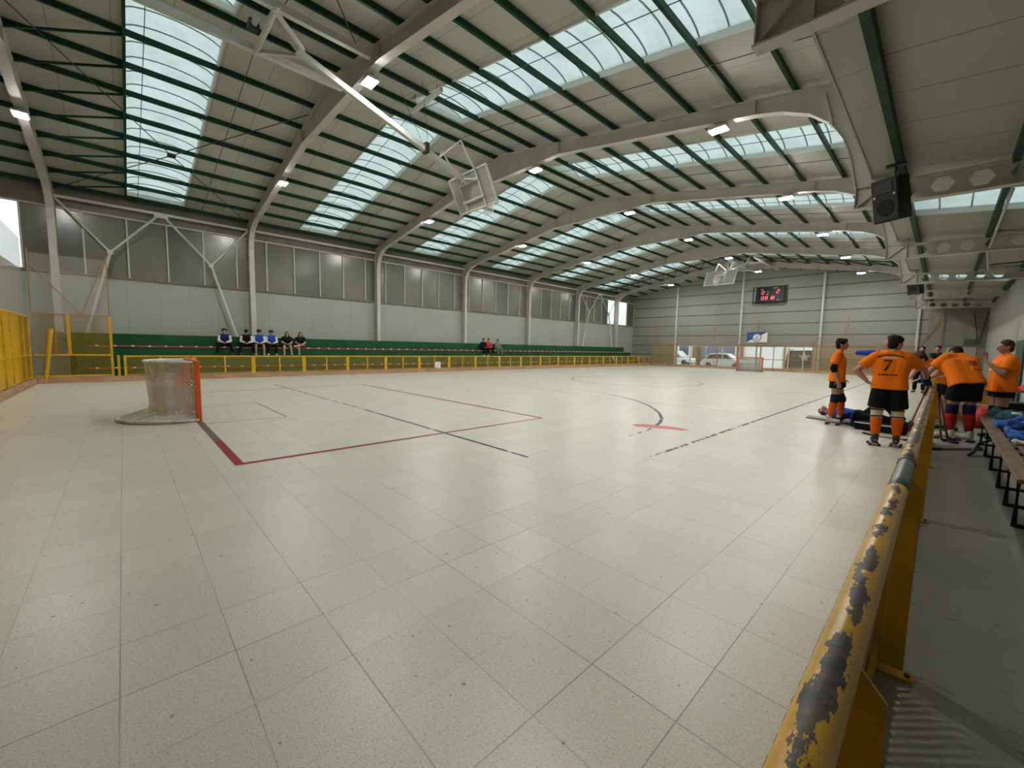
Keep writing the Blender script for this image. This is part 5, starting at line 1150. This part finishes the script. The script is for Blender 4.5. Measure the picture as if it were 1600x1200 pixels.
MB().path([(11.0, 20.1, 4.36), (11.0, 20.1, 4.50), (11.15, 20.1, 4.54), (11.98, 20.1, 4.54)], .018, 8).build('pipe', M_DARK, pd, smooth=True)
for i, (x, y0, y1) in enumerate(((7.0, FY[1], FY[2]),)):
    pass
# ---------------------------------------------------------------- world beyond the windows
M_ASPH = mat('forecourt', (0.55, 0.54, 0.50), 0.9, var=0.06, vscale=0.4); M_GRASS = mat('grass_strip', (0.12, 0.20, 0.07), 0.9, var=0.3, vscale=3)
tag(MB().bb(-60, 50, YF+0.16, 90, -0.45, -0.25).build('forecourt', M_ASPH), kind='structure')
tag(MB().bb(-50, 40, 46.5, 49.5, -0.25, -0.18).build('lawn', M_GRASS), kind='structure')
tag(MB().bb(-60, XW-0.2, -30, 38.1, -0.45, -0.25).build('side_yard', M_ASPH), kind='structure')
hb = empty('white_building', (-4, 56, 0), 'bright white building across the forecourt, seen through the far windows', 'building')
MB().bb(-30, 14, 56, 60, -0.25, 7.5).build('facade', mat('white_render', (0.85, 0.84, 0.80), 0.8, var=0.05), hb)
BG = mat('dark_window', (0.05, 0.07, 0.10), 0.2)
for x0, x1, z0, z1, nm in ((-19.5, -17.6, .7, 2.6, 'window'), (-15.5, -14.2, .9, 2.6, 'window'), (-12.6, -8.3, -.2, 2.3, 'shutter'), (-3.0, -1.9, -.2, 2.0, 'doorway'), (2.0, 3.4, .5, 2.0, 'window'), (5.0, 6.2, .5, 2.2, 'window')):
    MB().bb(x0, x1, 55.93, 55.99, z0, z1).build(nm, {'window': BG, 'shutter': mat('shutter_blue', (0.16, 0.17, 0.24), 0.6), 'doorway': mat('door_pale', (0.55, 0.52, 0.45), 0.7)}[nm], hb)
for x in (-13.2, -7.6): MB().bb(x-.35, x+.35, 55.6, 55.95, -.25, 3.2).build('pillar', mat('brick_pillar', (0.24, 0.13, 0.10), 0.8), hb)
tt = empty('tree', (-8.6, 46.0, 0), 'brown tree trunk outside the left part of the far windows', 'tree')
MB().path([(-8.6, 45.6, -.2), (-8.55, 45.6, 1.2), (-8.7, 45.6, 3.0)], [.26, .2, .17], 12).build('trunk', mat('bark', (0.20, 0.13, 0.08), 0.9, var=0.3, bump=0.8), tt, smooth=True)
lf = MB(); rnd = random.Random(4)
for _ in range(26): lf.ball((-8.7+rnd.uniform(-1.6, 1.6), 45.6+rnd.uniform(-1.4, 1.4), 4.2+rnd.uniform(-1, 1.2)), rnd.uniform(.4, .7), n=8, m=6)
lf.build('crown', mat('leaves', (0.05, 0.10, 0.03), 0.9, var=0.4), tt)
def car(c, s, paint, label, L=4.3, H=1.55, ang=0.0):
    root = empty('car', c, label, 'car'); T = Matrix.Translation(Vector(c)) @ Matrix.Rotation(ang, 4, 'Z') @ Matrix.Diagonal((s, 1, 1, 1))
    P = [(-L/2, .32), (-L/2, .85), (-L*.40, .98), (-L*.30, H*.93), (-L*.12, H), (L*.12, H*.98), (L*.27, 1.0), (L*.45, .86), (L/2, .70), (L/2, .32)]
    b = MB(); b.plate([(x, 0, z) for x, z in P], 1.74, (0, 1, 0)); place(b.build('body', paint, root, bevel=.09), root, T)
    W_ = [(-L*.36, 1.0), (-L*.29, H*.88), (-L*.12, H*.93), (L*.10, H*.91), (L*.22, 1.02)]
    place(MB().plate([(x, 0, z) for x, z in W_], 1.76, (0, 1, 0)).build('side_window', BG, root), root, T)
    place(MB().bb(-L/2-.02, -L/2+.05, -.75, .75, .35, .55).build('bumper', M_DARK, root), root, T)
    for x in (-L*.31, L*.31):
        for y in (-.80, .80): place(MB().tube((x, y-.12, .32), (x, y+.12, .32), .33, n=22).build('wheel', WHL, root), root, T)
    for y in (-.89, .89): place(MB().bb(-L/2+.02, -L/2+.2, y-.01, y+.01, .75, .9).build('lamp', REDC, root), root, T)
CW = mat('white_car_paint', (0.75, 0.76, 0.78), 0.25)
car((-5.4, 44.2, -.25), 1, CW, 'white car parked right outside the far windows', 4.2, 1.6, .08)
car((-13.6, 50.5, -.25), 1, CW, 'pale pickup-like vehicle parked beyond the lawn, left part of the windows', 5.2, 1.8)
vn = empty('van', (2.1, 42.0, -.25), 'dark green-grey van with a pale emblem outside the far windows', 'van')
M_VAN = mat('van_paint', (0.05, 0.062, 0.055), 0.35)
MB().plate([(0.45, 42.9, -.02), (0.62, 42.9, 1.35), (0.85, 42.9, 1.72), (3.3, 42.9, 1.78), (3.55, 42.9, 1.3), (3.6, 42.9, -.02)], 2.2, (0, 1, 0)).build('body', M_VAN, vn, bevel=.06)
MB().bb(1.0, 2.9, 41.77, 41.80, .95, 1.6).build('rear_window', mat('van_glass', (0.10, 0.14, 0.16), 0.15), vn)
E_ = [(0, .42), (.10, .14), (.42, .16), (.16, -.04), (.20, -.30), (0, -.14), (-.20, -.30), (-.16, -.04), (-.42, .16), (-.10, .14)]
MB().plate([(1.95+x*1.1, 41.755, 1.15+z) for x, z in E_], .01, (0, 1, 0)).build('emblem', mat('emblem_pale', (0.55, 0.65, 0.68), 0.5), vn)
MB().bb(.5, 3.55, 41.70, 41.82, .02, .22).build('bumper', mat('bumper_grey', (0.25, 0.25, 0.25), 0.5), vn)
for x in (.95, 3.1): MB().tube((x-.12, 42.1, .03), (x+.12, 42.1, .03), .27, n=20).build('wheel', WHL, vn)
MB().bb(.56, .62, 41.76, 41.80, .5, .75).build('tail_lamp', REDC, vn)
# neighbour seen through the near corner pane
nb_ = empty('neighbour_wall', (-17.0, -6.5, 0), 'weathered wall with a stepped tile edge outside the near corner pane', 'building')
P = [(-2.0, 0), (-2.0, 4.4)]+[(-2.0-0.26*i, 4.45+0.30*i+(0.08 if i % 2 else 0)) for i in range(24)]+[(-8.3, 0)]
MB().plate([(-17.0, y-1.9, z-.25) for y, z in P], .3, (1, 0, 0)).build('wall', mat('weathered_render', (0.34, 0.32, 0.27), 0.9, var=0.35, vscale=3), nb_)
# window strip posts
ws = empty('window_%d' % n, (-2.1, YF, 0.1), 'long low window strip at floor level in the far gable', kind='structure'); n += 1
MB().bb(-7.62, 3.35, YF+.05, YF+.07, 0.1, 2.0).build('pane', M_GLASS, ws)
for x in (-7.6, -6.3, -4.9, -3.45, -2.05, -.75, .55, 1.6, 2.6, 3.33): MB().bb(x-.03, x+.03, YF-.01, YF+.12, .1, 2.0).build('mullion', M_MULL, ws)
for z in (.1, 1.98): MB().bb(-7.62, 3.35, YF-.01, YF+.12, z-.03, z+.03).build('frame', M_MULL, ws)
